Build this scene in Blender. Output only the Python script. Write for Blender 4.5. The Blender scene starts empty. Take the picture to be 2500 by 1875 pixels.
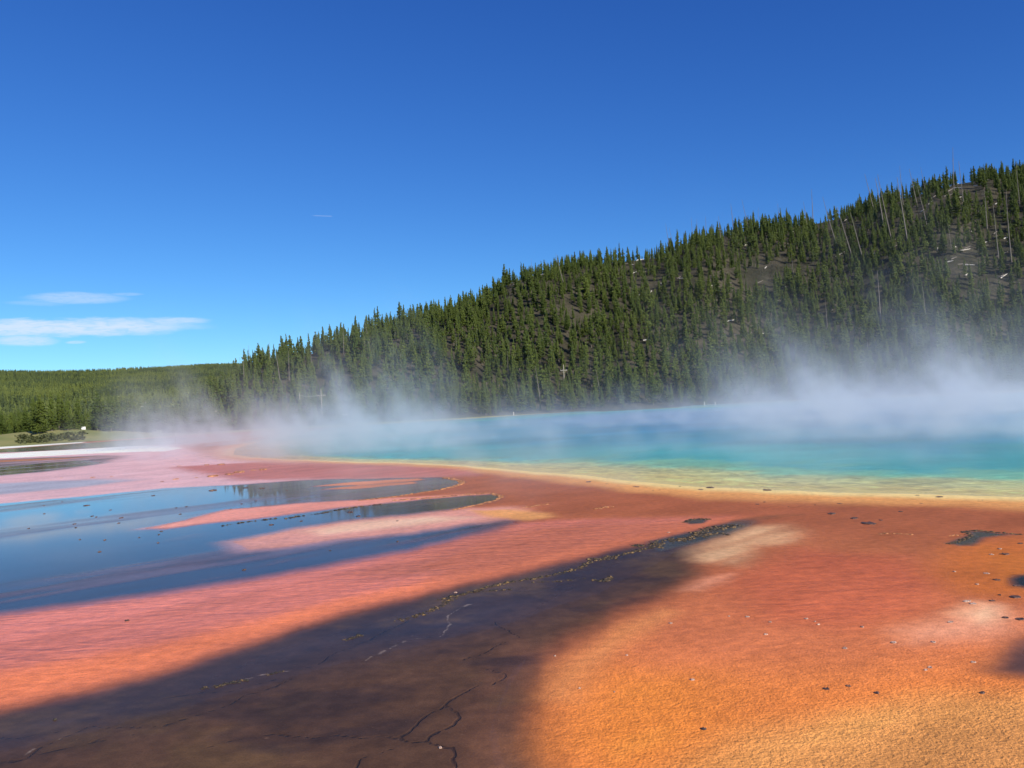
import bpy, bmesh, math, random
import numpy as np
from mathutils import Matrix, Vector, Euler

SC = bpy.context.scene
COL = SC.collection
R = math.radians
rng = np.random.default_rng(7)
random.seed(7)

# ------------------------------------------------------------------ camera
EYE = 3.0                                   # metres above the flat
PITCH, ROLL, FPX = 1.31, -3.1, 2080.0       # FPX: focal length in pixels of the 2500 px wide photograph
cam = bpy.data.cameras.new('camera')
cam.sensor_width = 36.0
cam.lens = 36.0 * FPX / 2500.0
cam.clip_start, cam.clip_end = 0.1, 30000.0
camo = bpy.data.objects.new('camera', cam)
COL.objects.link(camo)
CAMROT = (Matrix.Rotation(R(90 + PITCH), 3, 'X') @ Matrix.Rotation(R(ROLL), 3, 'Z'))
camo.matrix_world = Matrix.Translation((0, 0, EYE)) @ CAMROT.to_4x4()
SC.camera = camo
CR = np.array(CAMROT)

# ------------------------------------------------------------------ sky, sun, exposure
SUN_AZ, SUN_EL = 140.0, 30.0                # azimuth clockwise from the view axis (+Y): behind and to the right
world = bpy.data.worlds.new('World')
SC.world = world
world.use_nodes = True
wn, wl = world.node_tree.nodes, world.node_tree.links
for n in list(wn):
    wn.remove(n)


class NT:
    """small helper to write node graphs as expressions"""
    def __init__(self, tree):
        self.n, self.l = tree.nodes, tree.links

    def put(self, sock, v):
        if isinstance(v, bpy.types.NodeSocket):
            self.l.new(v, sock)
        else:
            sock.default_value = v

    def m(self, op, a, b=None, c=None, clamp=False):
        q = self.n.new('ShaderNodeMath')
        q.operation = op
        q.use_clamp = clamp
        self.put(q.inputs[0], a)
        if b is not None:
            self.put(q.inputs[1], b)
        if c is not None:
            self.put(q.inputs[2], c)
        return q.outputs[0]

    def vm(self, op, a, b=None):
        q = self.n.new('ShaderNodeVectorMath')
        q.operation = op
        self.put(q.inputs[0], a)
        if b is not None:
            self.put(q.inputs[1], b)
        return q.outputs['Value'] if op in ('LENGTH', 'DOT_PRODUCT', 'DISTANCE') else q.outputs[0]

    def sep(self, v):
        q = self.n.new('ShaderNodeSeparateXYZ')
        self.put(q.inputs[0], v)
        return q.outputs

    def comb(self, x, y, z):
        q = self.n.new('ShaderNodeCombineXYZ')
        for i, v in enumerate((x, y, z)):
            self.put(q.inputs[i], v)
        return q.outputs[0]

    def noise(self, vec, scale, detail=3.0, rough=0.5, dist=0.0):
        q = self.n.new('ShaderNodeTexNoise')
        if vec is not None:
            self.put(q.inputs['Vector'], vec)
        q.inputs['Scale'].default_value = scale
        q.inputs['Detail'].default_value = detail
        q.inputs['Roughness'].default_value = rough
        q.inputs['Distortion'].default_value = dist
        return q.outputs[0]

    def ss(self, v, lo, hi, a=0.0, b=1.0):
        q = self.n.new('ShaderNodeMapRange')
        q.interpolation_type = 'SMOOTHSTEP'
        self.put(q.inputs[0], v)
        for i, x in enumerate((lo, hi, a, b)):
            self.put(q.inputs[1 + i], x)
        return q.outputs[0]

    def mixc(self, f, a, b, blend='MIX'):
        q = self.n.new('ShaderNodeMix')
        q.data_type = 'RGBA'
        q.blend_type = blend
        self.put(q.inputs[0], f)
        self.put(q.inputs[6], a)
        self.put(q.inputs[7], b)
        return q.outputs[2]

    def attr(self, name, out='Fac'):
        q = self.n.new('ShaderNodeAttribute')
        q.attribute_name = name
        return q.outputs[out]


W = NT(world.node_tree)
sky = wn.new('ShaderNodeTexSky')
sky.sky_type = 'NISHITA'
sky.sun_disc = False
sky.sun_elevation, sky.sun_rotation = R(SUN_EL), R(SUN_AZ)
sky.altitude, sky.air_density, sky.dust_density, sky.ozone_density = 2200, 1.0, 0.3, 3.0
SKY_STRENGTH = 0.081
sp = wn.new('ShaderNodeSeparateColor')
wl.new(sky.outputs[0], sp.inputs[0])


def grade(ch, g, a):                        # the camera's saturated rendering of a deep blue mountain sky
    v = W.m('MULTIPLY', sp.outputs[ch], 0.1)
    return W.m('MULTIPLY', W.m('POWER', v, g), a / 0.1)


cc = wn.new('ShaderNodeCombineColor')
for i, (g, a) in enumerate(((1.4, 0.78), (1.2, 1.05), (0.85, 1.22))):
    wl.new(grade(i, g, a), cc.inputs[i])
# thin cloud streaks low in the left of the view and one short vapour trail
tc = wn.new('ShaderNodeTexCoord')
sx, sy, sz = W.sep(W.vm('NORMALIZE', tc.outputs['Generated']))
az = W.m('MULTIPLY', W.m('ARCTAN2', sx, sy), 57.2958)
el = W.m('MULTIPLY', W.m('ARCSINE', sz), 57.2958)


def px_dir(px, py):
    d = CR @ np.array([(px - 1250.0) / FPX, (937.5 - py) / FPX, -1.0])
    return d / np.linalg.norm(d)


def px_azel(px, py):
    d = px_dir(px, py)
    return math.degrees(math.atan2(d[0], d[1])), math.degrees(math.asin(d[2]))


cvec = W.comb(W.m('MULTIPLY', az, 0.35), W.m('MULTIPLY', el, 1.9), 0.0)
cn = W.noise(cvec, 1.0, 6.0, 0.6, 0.3)
cfine = W.noise(cvec, 3.1, 5.0, 0.65, 0.8)
cover = None
for (px, py, wpx, hpx, gain) in ((130, 800, 350, 20, 0.8), (430, 783, 85, 10, 0.55), (60, 832, 75, 13, 0.6),
                                 (190, 728, 120, 13, 0.38), (310, 718, 40, 4, 0.22), (90, 740, 70, 7, 0.16),
                                 (-420, 780, 260, 22, 0.9), (185, 836, 24, 4, 0.45)):
    a0, e0 = px_azel(px, py)
    dx = W.m('DIVIDE', W.m('SUBTRACT', az, a0), wpx / FPX * 57.3 * 0.9)
    dy = W.m('DIVIDE', W.m('SUBTRACT', el, e0), hpx / FPX * 57.3)
    wob = W.m('MULTIPLY', W.m('SUBTRACT', cn, 0.5), 1.6)
    d2 = W.m('ADD', W.m('MULTIPLY', dx, dx), W.m('POWER', W.m('ABSOLUTE', W.m('ADD', dy, wob)), 2.0))
    c = W.m('MULTIPLY', W.ss(d2, 1.25, 0.1), gain)
    cover = c if cover is None else W.m('MAXIMUM', cover, c)
cover = W.m('MULTIPLY', cover, W.ss(cfine, 0.2, 0.62, 0.45, 1.0))
a0, e0 = px_azel(758, 526)
a1, e1 = px_azel(812, 528)
tt = W.m('DIVIDE', W.m('SUBTRACT', az, a0), a1 - a0)
te = W.m('ABSOLUTE', W.m('SUBTRACT', el, W.m('ADD', W.m('MULTIPLY', tt, e1 - e0), e0)))
trail = W.m('MULTIPLY', W.m('MULTIPLY', W.ss(te, 0.05, 0.01), W.ss(tt, 0.0, 0.3)), W.ss(tt, 1.02, 0.9))
cover = W.m('MAXIMUM', cover, W.m('MULTIPLY', trail, 0.16))
skyc = W.mixc(cover, cc.outputs[0], (7.6, 8.5, 9.8, 1.0))
bg = wn.new('ShaderNodeBackground')
bg.inputs[1].default_value = SKY_STRENGTH
wl.new(skyc, bg.inputs[0])
wo = wn.new('ShaderNodeOutputWorld')
wl.new(bg.outputs[0], wo.inputs[0])

sun = bpy.data.lights.new('sun', 'SUN')
sun.energy, sun.angle, sun.color = 5.0, R(0.5), (1.0, 0.93, 0.82)
suno = bpy.data.objects.new('sun', sun)
COL.objects.link(suno)
SUND = Vector((math.sin(R(SUN_AZ)) * math.cos(R(SUN_EL)), math.cos(R(SUN_AZ)) * math.cos(R(SUN_EL)), math.sin(R(SUN_EL))))
suno.rotation_euler = SUND.to_track_quat('Z', 'Y').to_euler()
suno.location = (60, -60, 80)

vs = SC.view_settings
vs.view_transform, vs.look, vs.gamma, vs.exposure = 'Standard', 'None', 1.0, 0.3
vs.use_curve_mapping = False
cy = SC.cycles
cy.use_denoising = True
cy.use_adaptive_sampling = True
cy.adaptive_threshold = 0.02
cy.max_bounces, cy.diffuse_bounces, cy.glossy_bounces, cy.transmission_bounces = 6, 2, 3, 4
cy.volume_bounces, cy.transparent_max_bounces = 1, 16
cy.volume_step_rate, cy.volume_max_steps = 2.6, 256
cy.sample_clamp_indirect = 4.0


# ------------------------------------------------------------------ helpers
def px_ground(px, py, z=0.0):
    d = px_dir(px, py)
    t = (z - EYE) / d[2]
    return np.array([d[0] * t, d[1] * t])


def gpoly(pts):
    return np.array([px_ground(*p) for p in pts])


def project(P):
    """world points (n,3) -> photograph pixels"""
    q = (P - np.array([0, 0, EYE])) @ CR
    return 1250 + FPX * q[:, 0] / -q[:, 2], 937.5 - FPX * q[:, 1] / -q[:, 2]


def s2l(r, g, b):
    f = lambda c: (c / 255 / 12.92) if c / 255 <= 0.04045 else ((c / 255 + 0.055) / 1.055) ** 2.4
    return np.array([f(r), f(g), f(b)])


def smooth(e0, e1, x):
    t = np.clip((x - e0) / (e1 - e0), 0, 1)
    return t * t * (3 - 2 * t)


def vnoise(x, y, seed=0):
    xi, yi = np.floor(x).astype(np.int64), np.floor(y).astype(np.int64)
    xf, yf = x - xi, y - yi
    u, v = xf * xf * xf * (xf * (xf * 6 - 15) + 10), yf * yf * yf * (yf * (yf * 6 - 15) + 10)

    def h(a, b):
        n = (a * 374761393 + b * 668265263 + seed * 974634777) & 0x7fffffff
        n = ((n ^ (n >> 13)) * 1274126177) & 0x7fffffff
        return ((n ^ (n >> 16)) & 0xffff) / 65535.0
    a, b, c, d = h(xi, yi), h(xi + 1, yi), h(xi, yi + 1), h(xi + 1, yi + 1)
    return (a * (1 - u) + b * u) * (1 - v) + (c * (1 - u) + d * u) * v


def fbm(x, y, seed=0, octs=4, gain=0.5):
    s, a, t = 0.0, 1.0, 0.0
    for i in range(octs):
        s = s + a * (vnoise(x, y, seed + i * 17) - 0.5)
        t += a
        x, y, a = x * 2.03 + 3.1, y * 2.03 + 7.7, a * gain
    return s / t * 2


def sdist(P, poly):
    """signed distance of points (n,2) to a closed polygon, positive inside"""
    d2 = np.full(len(P), 1e18)
    inside = np.zeros(len(P), bool)
    px, py = P[:, 0], P[:, 1]
    n = len(poly)
    for i in range(n):
        a, b = poly[i], poly[(i + 1) % n]
        e = b - a
        wx, wy = px - a[0], py - a[1]
        t = np.clip((wx * e[0] + wy * e[1]) / max(e @ e, 1e-12), 0, 1)
        d2 = np.minimum(d2, (wx - t * e[0]) ** 2 + (wy - t * e[1]) ** 2)
        c = (a[1] > py) != (b[1] > py)
        if abs(e[1]) > 1e-12:
            inside ^= c & (px < e[0] * (py - a[1]) / e[1] + a[0])
    return np.where(inside, 1, -1) * np.sqrt(d2)


def ldist(P, line):
    d2 = np.full(len(P), 1e18)
    for i in range(len(line) - 1):
        a, b = line[i], line[i + 1]
        e = b - a
        wx, wy = P[:, 0] - a[0], P[:, 1] - a[1]
        t = np.clip((wx * e[0] + wy * e[1]) / max(e @ e, 1e-12), 0, 1)
        d2 = np.minimum(d2, (wx - t * e[0]) ** 2 + (wy - t * e[1]) ** 2)
    return np.sqrt(d2)


def grid_mesh(name, X, Y, Z, wrap=False):
    nr, nc = X.shape
    me = bpy.data.meshes.new(name)
    co = np.stack([X, Y, Z], -1).reshape(-1, 3).astype(np.float32)
    i = np.arange(nr - 1)[:, None]
    j = np.arange(nc if wrap else nc - 1)[None, :]
    j2 = (j + 1) % nc
    q = np.stack([i * nc + j, i * nc + j2, (i + 1) * nc + j2, (i + 1) * nc + j], -1).reshape(-1, 4).astype(np.int32)
    me.vertices.add(len(co))
    me.vertices.foreach_set('co', co.ravel())
    me.loops.add(q.size)
    me.loops.foreach_set('vertex_index', q.ravel())
    me.polygons.add(len(q))
    me.polygons.foreach_set('loop_start', np.arange(0, q.size, 4, dtype=np.int32))
    me.polygons.foreach_set('loop_total', np.full(len(q), 4, np.int32))
    me.polygons.foreach_set('use_smooth', np.ones(len(q), bool))
    me.update(calc_edges=True)
    return me


def set_attr(me, name, vals, kind='FLOAT'):
    a = me.attributes.new(name, kind, 'POINT')
    if kind == 'FLOAT_COLOR':
        v = np.concatenate([vals, np.ones((len(vals), 1))], 1).astype(np.float32)
        a.data.foreach_set('color', v.ravel())
    elif kind == 'INT':
        a.data.foreach_set('value', vals.astype(np.int32))
    elif kind == 'FLOAT_VECTOR':
        a.data.foreach_set('vector', vals.astype(np.float32).ravel())
    else:
        a.data.foreach_set('value', vals.astype(np.float32))


def mat(name):
    m = bpy.data.materials.new(name)
    m.use_nodes = True
    t = m.node_tree
    b = t.nodes['Principled BSDF']
    return m, NT(t), b


def link(name, data, parent=None, **props):
    o = bpy.data.objects.new(name, data)
    COL.objects.link(o)
    if parent is not None:
        o.parent = parent
    for k, v in props.items():
        o[k] = v
    return o


def from_lists(name, vs_, fs, mats, fm=None, smooth_=False):
    me = bpy.data.meshes.new(name)
    me.from_pydata(vs_, [], fs)
    for m in mats:
        me.materials.append(m)
    if fm is not None:
        me.polygons.foreach_set('material_index', np.array(fm, np.int32))
    if smooth_:
        me.polygons.foreach_set('use_smooth', np.ones(len(me.polygons), bool))
    me.update()
    return me


# ------------------------------------------------------------------ the flat: sinter ground with microbial mats
POOL = gpoly([(2760, 1232), (2500, 1214), (2250, 1209), (2000, 1201), (1800, 1194), (1640, 1186), (1500, 1172), (1400, 1160),
              (1330, 1155), (1250, 1148), (1150, 1139), (1000, 1131), (850, 1127), (720, 1123), (620, 1117), (570, 1109), (575, 1095), (640, 1076), (760, 1054),
              (900, 1037), (1119, 1024), (1300, 1012), (1478, 1000), (1650, 991), (2000, 977), (2390, 962), (2700, 948)])
POOL = np.concatenate([POOL, np.array([[120, 120], [95, 60], [45, 28]])])

nfine, ncoarse = 980, 120
th = np.concatenate([np.linspace(-40, 40, nfine), np.linspace(40, 320, ncoarse + 2)[1:-1]]) * math.pi / 180
rr = np.concatenate([np.linspace(0.3, 4.5, 8)[:-1], np.geomspace(4.5, 260, 640), np.geomspace(290, 9000, 14)])
TH, RR = np.meshgrid(th, rr)
GX, GY = RR * np.sin(TH), RR * np.cos(TH)
P = np.stack([GX.ravel(), GY.ravel()], 1)
pr = RR.ravel()
infan = (np.abs(TH.ravel()) < 0.8) & (pr < 300)
idx = np.nonzero(infan)[0]
Q = P[idx]
qr = pr[idx]
# natural wobble of every boundary
wamp = np.clip(qr * 0.012, 0.05, 1.2)
Qw = Q + np.stack([fbm(Q[:, 0] / (wamp * 9), Q[:, 1] / (wamp * 9), 3, 4), fbm(Q[:, 0] / (wamp * 9) + 40, Q[:, 1] / (wamp * 9), 9, 4)], 1) * wamp[:, None] * 0.9
Qw += np.stack([fbm(Q[:, 0] / (wamp * 1.8), Q[:, 1] / (wamp * 1.8), 13, 3), fbm(Q[:, 0] / (wamp * 1.8) + 40, Q[:, 1] / (wamp * 1.8), 19, 3)], 1) * wamp[:, None] * 0.35
FLOW = np.array([0.72, 0.69])
fu, fv = Q @ FLOW, Q @ np.array([-FLOW[1], FLOW[0]])

colr = np.tile(s2l(166, 94, 54), (len(Q), 1))
wet = np.full(len(Q), 0.24)
bumpy = np.full(len(Q), 0.35)
ripple = np.zeros(len(Q))


def zone(px, color, wetness, soft, bump=None, rip=None, op=1.0, streak=0.0, world_pts=None, tex=None):
    """paint one patch of mat / water film: outline given by its corners on the flat"""
    poly = gpoly(px) if world_pts is None else world_pts
    lo, hi = poly.min(0) - 4 * soft - 2, poly.max(0) + 4 * soft + 2
    k = np.nonzero(((Qw > lo) & (Qw < hi)).all(1))[0]
    if not len(k):
        return
    d = sdist(Qw[k], poly)
    w = smooth(-soft, soft, d) * op
    if streak:
        w = w * (1 - streak * smooth(-0.25, 0.45, fbm(fu[k] * 0.12, fv[k] * 0.9, 31, 4)))
    if tex is not None:
        w = w * tex(k)
    colr[k] += (s2l(*color) - colr[k]) * w[:, None]
    wet[k] += (wetness - wet[k]) * w
    if bump is not None:
        bumpy[k] += (bump - bumpy[k]) * w
    if rip is not None:
        ripple[k] += (rip - ripple[k]) * w


BIG = -4000
# broad tone of the flat on the left, far away: pinkish mats under a film of water
zone([(-900, 1250), (0, 1250), (400, 1205), (700, 1176), (1100, 1160), (900, 1135), (560, 1118), (420, 1085), (0, 1098), (-900, 1140)], (222, 168, 158), 0.68, 2.0, 0.1, 0.25)
zone([(420, 1140), (700, 1124), (1000, 1133), (1250, 1150), (1150, 1162), (900, 1168), (600, 1172)], (185, 105, 80), 0.5, 1.0, 0.1)
# grass and pale shore beyond the flat
zone([(-1400, 1150), (0, 1093), (203, 1079), (420, 1064), (560, 1056), (640, 1048), (800, 1029), (600, 1027), (0, 1058), (-1400, 1129)], (176, 172, 92), 0.0, 2.0, 0.2)
zone([(-600, 1118), (0, 1096), (203, 1081), (215, 1077), (0, 1090), (-600, 1112)], (245, 238, 215), 0.0, 0.6, 0.1)
zone([(-600, 1126), (0, 1105), (160, 1098), (350, 1088), (480, 1082), (500, 1068), (400, 1068), (203, 1082), (0, 1097), (-600, 1119)], (104, 98, 70), 0.75, 0.8, 0.02)
# white sinter terrace
zone([(-700, 1140), (0, 1119), (120, 1113), (230, 1107), (330, 1103), (400, 1102), (452, 1094), (420, 1088), (330, 1089), (200, 1097), (90, 1102), (0, 1108), (-700, 1130)], (245, 236, 214), 0.0, 0.5, 0.25)
# brown wet margin with olive and blue streaks
zone([(-700, 1172), (0, 1159), (100, 1153), (180, 1143), (270, 1126), (310, 1112), (250, 1111), (120, 1116), (0, 1121), (-700, 1142)], (104, 80, 55), 0.55, 1.0, 0.1, streak=0.5)
zone([(-700, 1176), (0, 1161), (130, 1147), (260, 1129), (200, 1122), (90, 1131), (0, 1140), (-700, 1158)], (104, 90, 76), 0.85, 1.4, 0.02, 0.3, streak=0.45)
zone([(-500, 1141), (0, 1123), (150, 1118), (240, 1114), (150, 1121), (0, 1128), (-500, 1147)], (170, 112, 72), 0.2, 0.5, 0.1)
# far ribbon of standing water, its reflected sky painted in as a pale base
zone([(-700, 1225), (0, 1207), (90, 1199), (230, 1185), (330, 1172), (250, 1169), (120, 1174), (0, 1180), (-700, 1196)], (168, 158, 160), 0.69, 1.0, 0.0, 0.6)

# main sheet of standing water on the left with its two fingers
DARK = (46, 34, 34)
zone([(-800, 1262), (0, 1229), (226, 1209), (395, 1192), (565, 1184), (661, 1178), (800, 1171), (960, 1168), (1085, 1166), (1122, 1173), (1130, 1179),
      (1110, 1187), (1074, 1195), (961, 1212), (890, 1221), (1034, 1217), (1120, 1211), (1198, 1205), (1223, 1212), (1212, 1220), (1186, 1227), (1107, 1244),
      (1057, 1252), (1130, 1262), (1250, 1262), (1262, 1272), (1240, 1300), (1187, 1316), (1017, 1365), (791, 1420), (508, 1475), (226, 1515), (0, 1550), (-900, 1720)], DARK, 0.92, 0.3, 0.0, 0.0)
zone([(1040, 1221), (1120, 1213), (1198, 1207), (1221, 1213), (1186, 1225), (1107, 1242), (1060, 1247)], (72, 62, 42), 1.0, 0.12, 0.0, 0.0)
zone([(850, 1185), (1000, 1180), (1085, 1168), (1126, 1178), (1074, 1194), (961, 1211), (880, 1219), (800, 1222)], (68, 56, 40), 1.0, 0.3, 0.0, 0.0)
# orange sand ribs inside the first finger, pink tongues between the fingers
zone([(760, 1189), (880, 1176), (1020, 1168), (1040, 1172), (900, 1184)], (205, 128, 84), 0.3, 0.25, 0.2)
zone([(790, 1196), (900, 1184), (1010, 1176), (1015, 1180), (880, 1194)], (198, 122, 78), 0.35, 0.22, 0.2)
zone([(340, 1290), (450, 1271), (565, 1243), (735, 1230), (870, 1222), (980, 1215), (1110, 1209), (1190, 1205), (1110, 1213), (1034, 1219), (848, 1240), (678, 1261), (508, 1278), (400, 1291)], (224, 142, 114), 0.5, 0.42, 0.15, 0.15)
zone([(560, 1322), (735, 1290), (904, 1266), (1057, 1250), (1150, 1240), (1260, 1236), (1300, 1250), (1250, 1268), (1141, 1281), (1006, 1302), (848, 1319), (720, 1338), (600, 1345)], (222, 150, 122), 0.6, 0.55, 0.1, 0.1, op=0.9)
zone([(760, 1298), (904, 1272), (1050, 1262), (1150, 1264), (1040, 1280), (900, 1296), (800, 1308)], (236, 190, 150), 0.5, 0.5, 0.05, 0.0, op=0.8)
zone([(1150, 1246), (1250, 1243), (1340, 1252), (1350, 1262), (1290, 1270), (1200, 1262)], (214, 148, 84), 0.25, 0.3, 0.2)
# rippled pink bar
zone([(-900, 1665), (0, 1500), (226, 1470), (508, 1432), (791, 1388), (1017, 1342), (1187, 1300), (1262, 1275), (1400, 1268), (1700, 1262), (1850, 1250), (1911, 1252), (1815, 1266), (1759, 1280),
      (1674, 1302), (1561, 1327), (1420, 1361), (1250, 1404), (1130, 1430), (961, 1473), (791, 1521), (622, 1572), (452, 1660), (226, 1720), (0, 1780), (-900, 2050)], (206, 114, 84), 0.62, 0.55, 0.3, 1.0)
zone([(-900, 1880), (0, 1640), (452, 1560), (791, 1480), (1130, 1400), (1420, 1335), (1700, 1275), (1815, 1262), (1759, 1280), (1674, 1302), (1561, 1327), (1420, 1361), (1250, 1404), (1130, 1430), (961, 1473), (791, 1521), (622, 1572),
      (452, 1660), (226, 1720), (0, 1780), (-900, 2050)], (226, 124, 74), 0.22, 0.6, 0.5, 0.3, op=0.85)

zone([(900, 1400), (1100, 1330), (1262, 1285), (1420, 1275), (1700, 1262), (1760, 1272), (1560, 1318), (1300, 1380), (1100, 1420)], (172, 98, 64), 0.4, 0.9, 0.3, 0.8, op=0.7)

# brown channel in the foreground
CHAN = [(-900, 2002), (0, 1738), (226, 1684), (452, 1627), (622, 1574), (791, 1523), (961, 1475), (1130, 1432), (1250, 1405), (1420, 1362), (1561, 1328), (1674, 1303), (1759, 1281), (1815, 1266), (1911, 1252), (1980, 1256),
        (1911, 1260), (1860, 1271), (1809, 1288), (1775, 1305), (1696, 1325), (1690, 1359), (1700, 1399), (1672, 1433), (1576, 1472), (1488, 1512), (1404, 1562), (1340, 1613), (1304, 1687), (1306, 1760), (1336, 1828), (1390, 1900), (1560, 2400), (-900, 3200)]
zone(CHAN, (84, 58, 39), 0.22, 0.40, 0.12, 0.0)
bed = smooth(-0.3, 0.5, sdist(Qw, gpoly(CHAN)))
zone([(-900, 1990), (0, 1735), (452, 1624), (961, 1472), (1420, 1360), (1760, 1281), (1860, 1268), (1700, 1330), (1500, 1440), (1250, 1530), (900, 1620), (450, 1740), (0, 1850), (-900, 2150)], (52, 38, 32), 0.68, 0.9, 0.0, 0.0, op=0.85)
zone([(1262, 1560), (1340, 1600), (1290, 1690), (1270, 1760), (1310, 1860), (1420, 2000), (1150, 2000), (1130, 1800), (1180, 1660)], (112, 72, 44), 0.6, 0.35, 0.3, 0.0, op=0.7)
zone([(1580, 1320), (1700, 1295), (1800, 1268), (1900, 1256), (1850, 1272), (1780, 1300), (1700, 1325), (1600, 1345)], (58, 54, 40), 0.8, 0.18, 0.5, 0.0)

# the orange apron on the right
zone([(1400, 1900), (1356, 1760), (1362, 1690), (1410, 1610), (1540, 1535), (1800, 1590), (2150, 1560), (2800, 1540), (2900, 2400), (1600, 2400)], (224, 128, 58), 0.2, 0.5, 0.8, 0.0)
zone([(1420, 1600), (1560, 1490), (1700, 1440), (1950, 1380), (2250, 1440), (2600, 1500), (2700, 1600), (2300, 1630), (1900, 1640), (1600, 1630)], (206, 116, 68), 0.3, 0.9, 0.4, 0.35, op=0.85)
zone([(1750, 1420), (1950, 1340), (2200, 1360), (2330, 1420), (2250, 1500), (2050, 1530), (1850, 1510)], (186, 92, 54), 0.45, 0.7, 0.3, 0.6, op=0.75)
zone([(2280, 1400), (2320, 1330), (2420, 1300), (2620, 1320), (2660, 1440), (2480, 1460), (2350, 1450)], (190, 104, 40), 0.3, 0.5, 0.4, 0.0, op=0.9)
zone([(2200, 1540), (2360, 1500), (2420, 1480), (2460, 1500), (2480, 1540), (2380, 1560), (2230, 1570)], (232, 160, 120), 0.3, 0.45, 0.2, 0.0, op=0.75)
zone([(2340, 1500), (2400, 1472), (2450, 1480), (2450, 1505), (2400, 1520)], (242, 196, 150), 0.3, 0.35, 0.1, 0.0, op=0.6)
zone([(1400, 1740), (1520, 1650), (1700, 1650), (1780, 1760), (1700, 1860), (1480, 1880), (1360, 1820)], (236, 138, 52), 0.15, 0.6, 0.9, 0.0, op=0.7)
zone([(1650, 1880), (1800, 1790), (2050, 1740), (2300, 1700), (2700, 1690), (2800, 2000), (1700, 2000)], (230, 158, 84), 0.1, 0.45, 1.0, 0.0, op=0.85)
zone([(1880, 2000), (1980, 1850), (2200, 1800), (2480, 1760), (2800, 1760), (2800, 2100)], (196, 132, 72), 0.12, 0.5, 1.0, 0.0, op=0.6)
zone([(1330, 1700), (1370, 1622), (1500, 1530), (1610, 1484), (1650, 1494), (1530, 1566), (1440, 1630), (1390, 1710)], (232, 150, 84), 0.2, 0.3, 0.5, op=0.6)
# pale patch at the head of the channel
zone([(1668, 1348), (1759, 1314), (1832, 1286), (1928, 1272), (1965, 1290), (1935, 1325), (1838, 1334), (1832, 1360), (1798, 1382), (1760, 1375), (1700, 1368)], (214, 170, 122), 0.35, 0.42, 0.2, 0.2, op=0.85, streak=0.8)
zone([(1660, 1440), (1720, 1408), (1780, 1400), (1760, 1420), (1700, 1440)], (226, 152, 112), 0.35, 0.25, 0.2, op=0.6)
# warm margin along the pool, small pools on the right
zone([(1250, 1175), (1400, 1172), (1640, 1195), (2000, 1212), (2500, 1226), (2700, 1240), (2700, 1300), (2300, 1330), (2000, 1300), (1700, 1255), (1400, 1255), (1280, 1230)], (156, 86, 48), 0.24, 0.8, 0.15, 0.1, op=0.9, streak=0.25)
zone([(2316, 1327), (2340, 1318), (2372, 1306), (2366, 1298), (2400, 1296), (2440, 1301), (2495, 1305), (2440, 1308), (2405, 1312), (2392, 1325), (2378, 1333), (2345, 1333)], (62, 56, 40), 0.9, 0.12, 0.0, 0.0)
zone([(2395, 1330), (2440, 1410), (2560, 1450), (2700, 1460), (2700, 1360), (2560, 1360)], (182, 104, 30), 0.3, 0.35, 0.2, 0.0, op=0.5)
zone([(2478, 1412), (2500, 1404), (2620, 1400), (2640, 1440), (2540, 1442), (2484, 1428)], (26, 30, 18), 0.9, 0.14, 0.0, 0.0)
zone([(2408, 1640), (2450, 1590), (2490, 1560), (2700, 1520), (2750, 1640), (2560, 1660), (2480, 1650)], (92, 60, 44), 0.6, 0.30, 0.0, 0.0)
zone([(1665, 1273), (1700, 1264), (1730, 1266), (1716, 1276), (1680, 1279)], (70, 58, 42), 0.8, 0.08, 0.1)

# natural mottling, drawn out along the flow of the runoff
stv = fbm(fu * 0.25, fv * 1.4, 51, 5)
mot = fbm(Q[:, 0] * 0.6, Q[:, 1] * 0.6, 63, 5)
wet = np.where(wet < 0.47, wet * 0.42, np.where(wet < 0.7, wet * 0.62, wet))
b1, b2 = fbm(Q[:, 0] * 0.8, Q[:, 1] * 0.8, 140, 5, 0.6), fbm(Q[:, 0] * 0.5, Q[:, 1] * 1.1, 150, 5, 0.6)
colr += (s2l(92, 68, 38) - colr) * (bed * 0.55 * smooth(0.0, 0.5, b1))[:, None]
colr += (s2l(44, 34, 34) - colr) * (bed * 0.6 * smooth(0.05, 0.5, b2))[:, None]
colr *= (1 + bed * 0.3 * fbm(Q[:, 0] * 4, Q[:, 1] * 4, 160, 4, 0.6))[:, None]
scum = (wet > 0.7) * (1 - bed) * smooth(0.02, 0.55, fbm(fu * 0.10, fv * 0.55, 170, 5, 0.6))
colr += (s2l(150, 100, 92) - colr) * (0.30 * scum)[:, None]
wet = wet * (1 - 0.25 * scum)
wet = wet * (1 - 0.36 * smooth(34, 12, qr) * smooth(0.6, 0.8, wet))
colr *= 1.12
colr *= (1 + 0.16 * stv + 0.14 * mot)[:, None]
film = smooth(0.5, 0.8, wet)
colr *= (1 + film * 0.35 * fbm(Q[:, 0] * 0.9, Q[:, 1] * 0.9, 77, 5))[:, None]
wet = np.clip(wet * (1 + 0.25 * stv * (1 - film)), 0, 1)

# rim and bed of the spring
dp = sdist(Qw, POOL)
ramp = [(-3.2, None), (-1.3, (226, 158, 88)), (-0.2, (246, 212, 134)), (1.8, (238, 204, 116)), (6.0, (214, 204, 128)), (8.8, (128, 190, 148)), (12.0, (46, 170, 166)), (26, (28, 148, 174)), (55, (24, 122, 176))]
base = colr.copy()
prev = -3.2
prevc = base
mottle = fbm(Q[:, 0] * 0.35, Q[:, 1] * 0.35, 101, 4)
peb = fbm(Q[:, 0] * 1.7, Q[:, 1] * 1.7, 111, 4)
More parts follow.
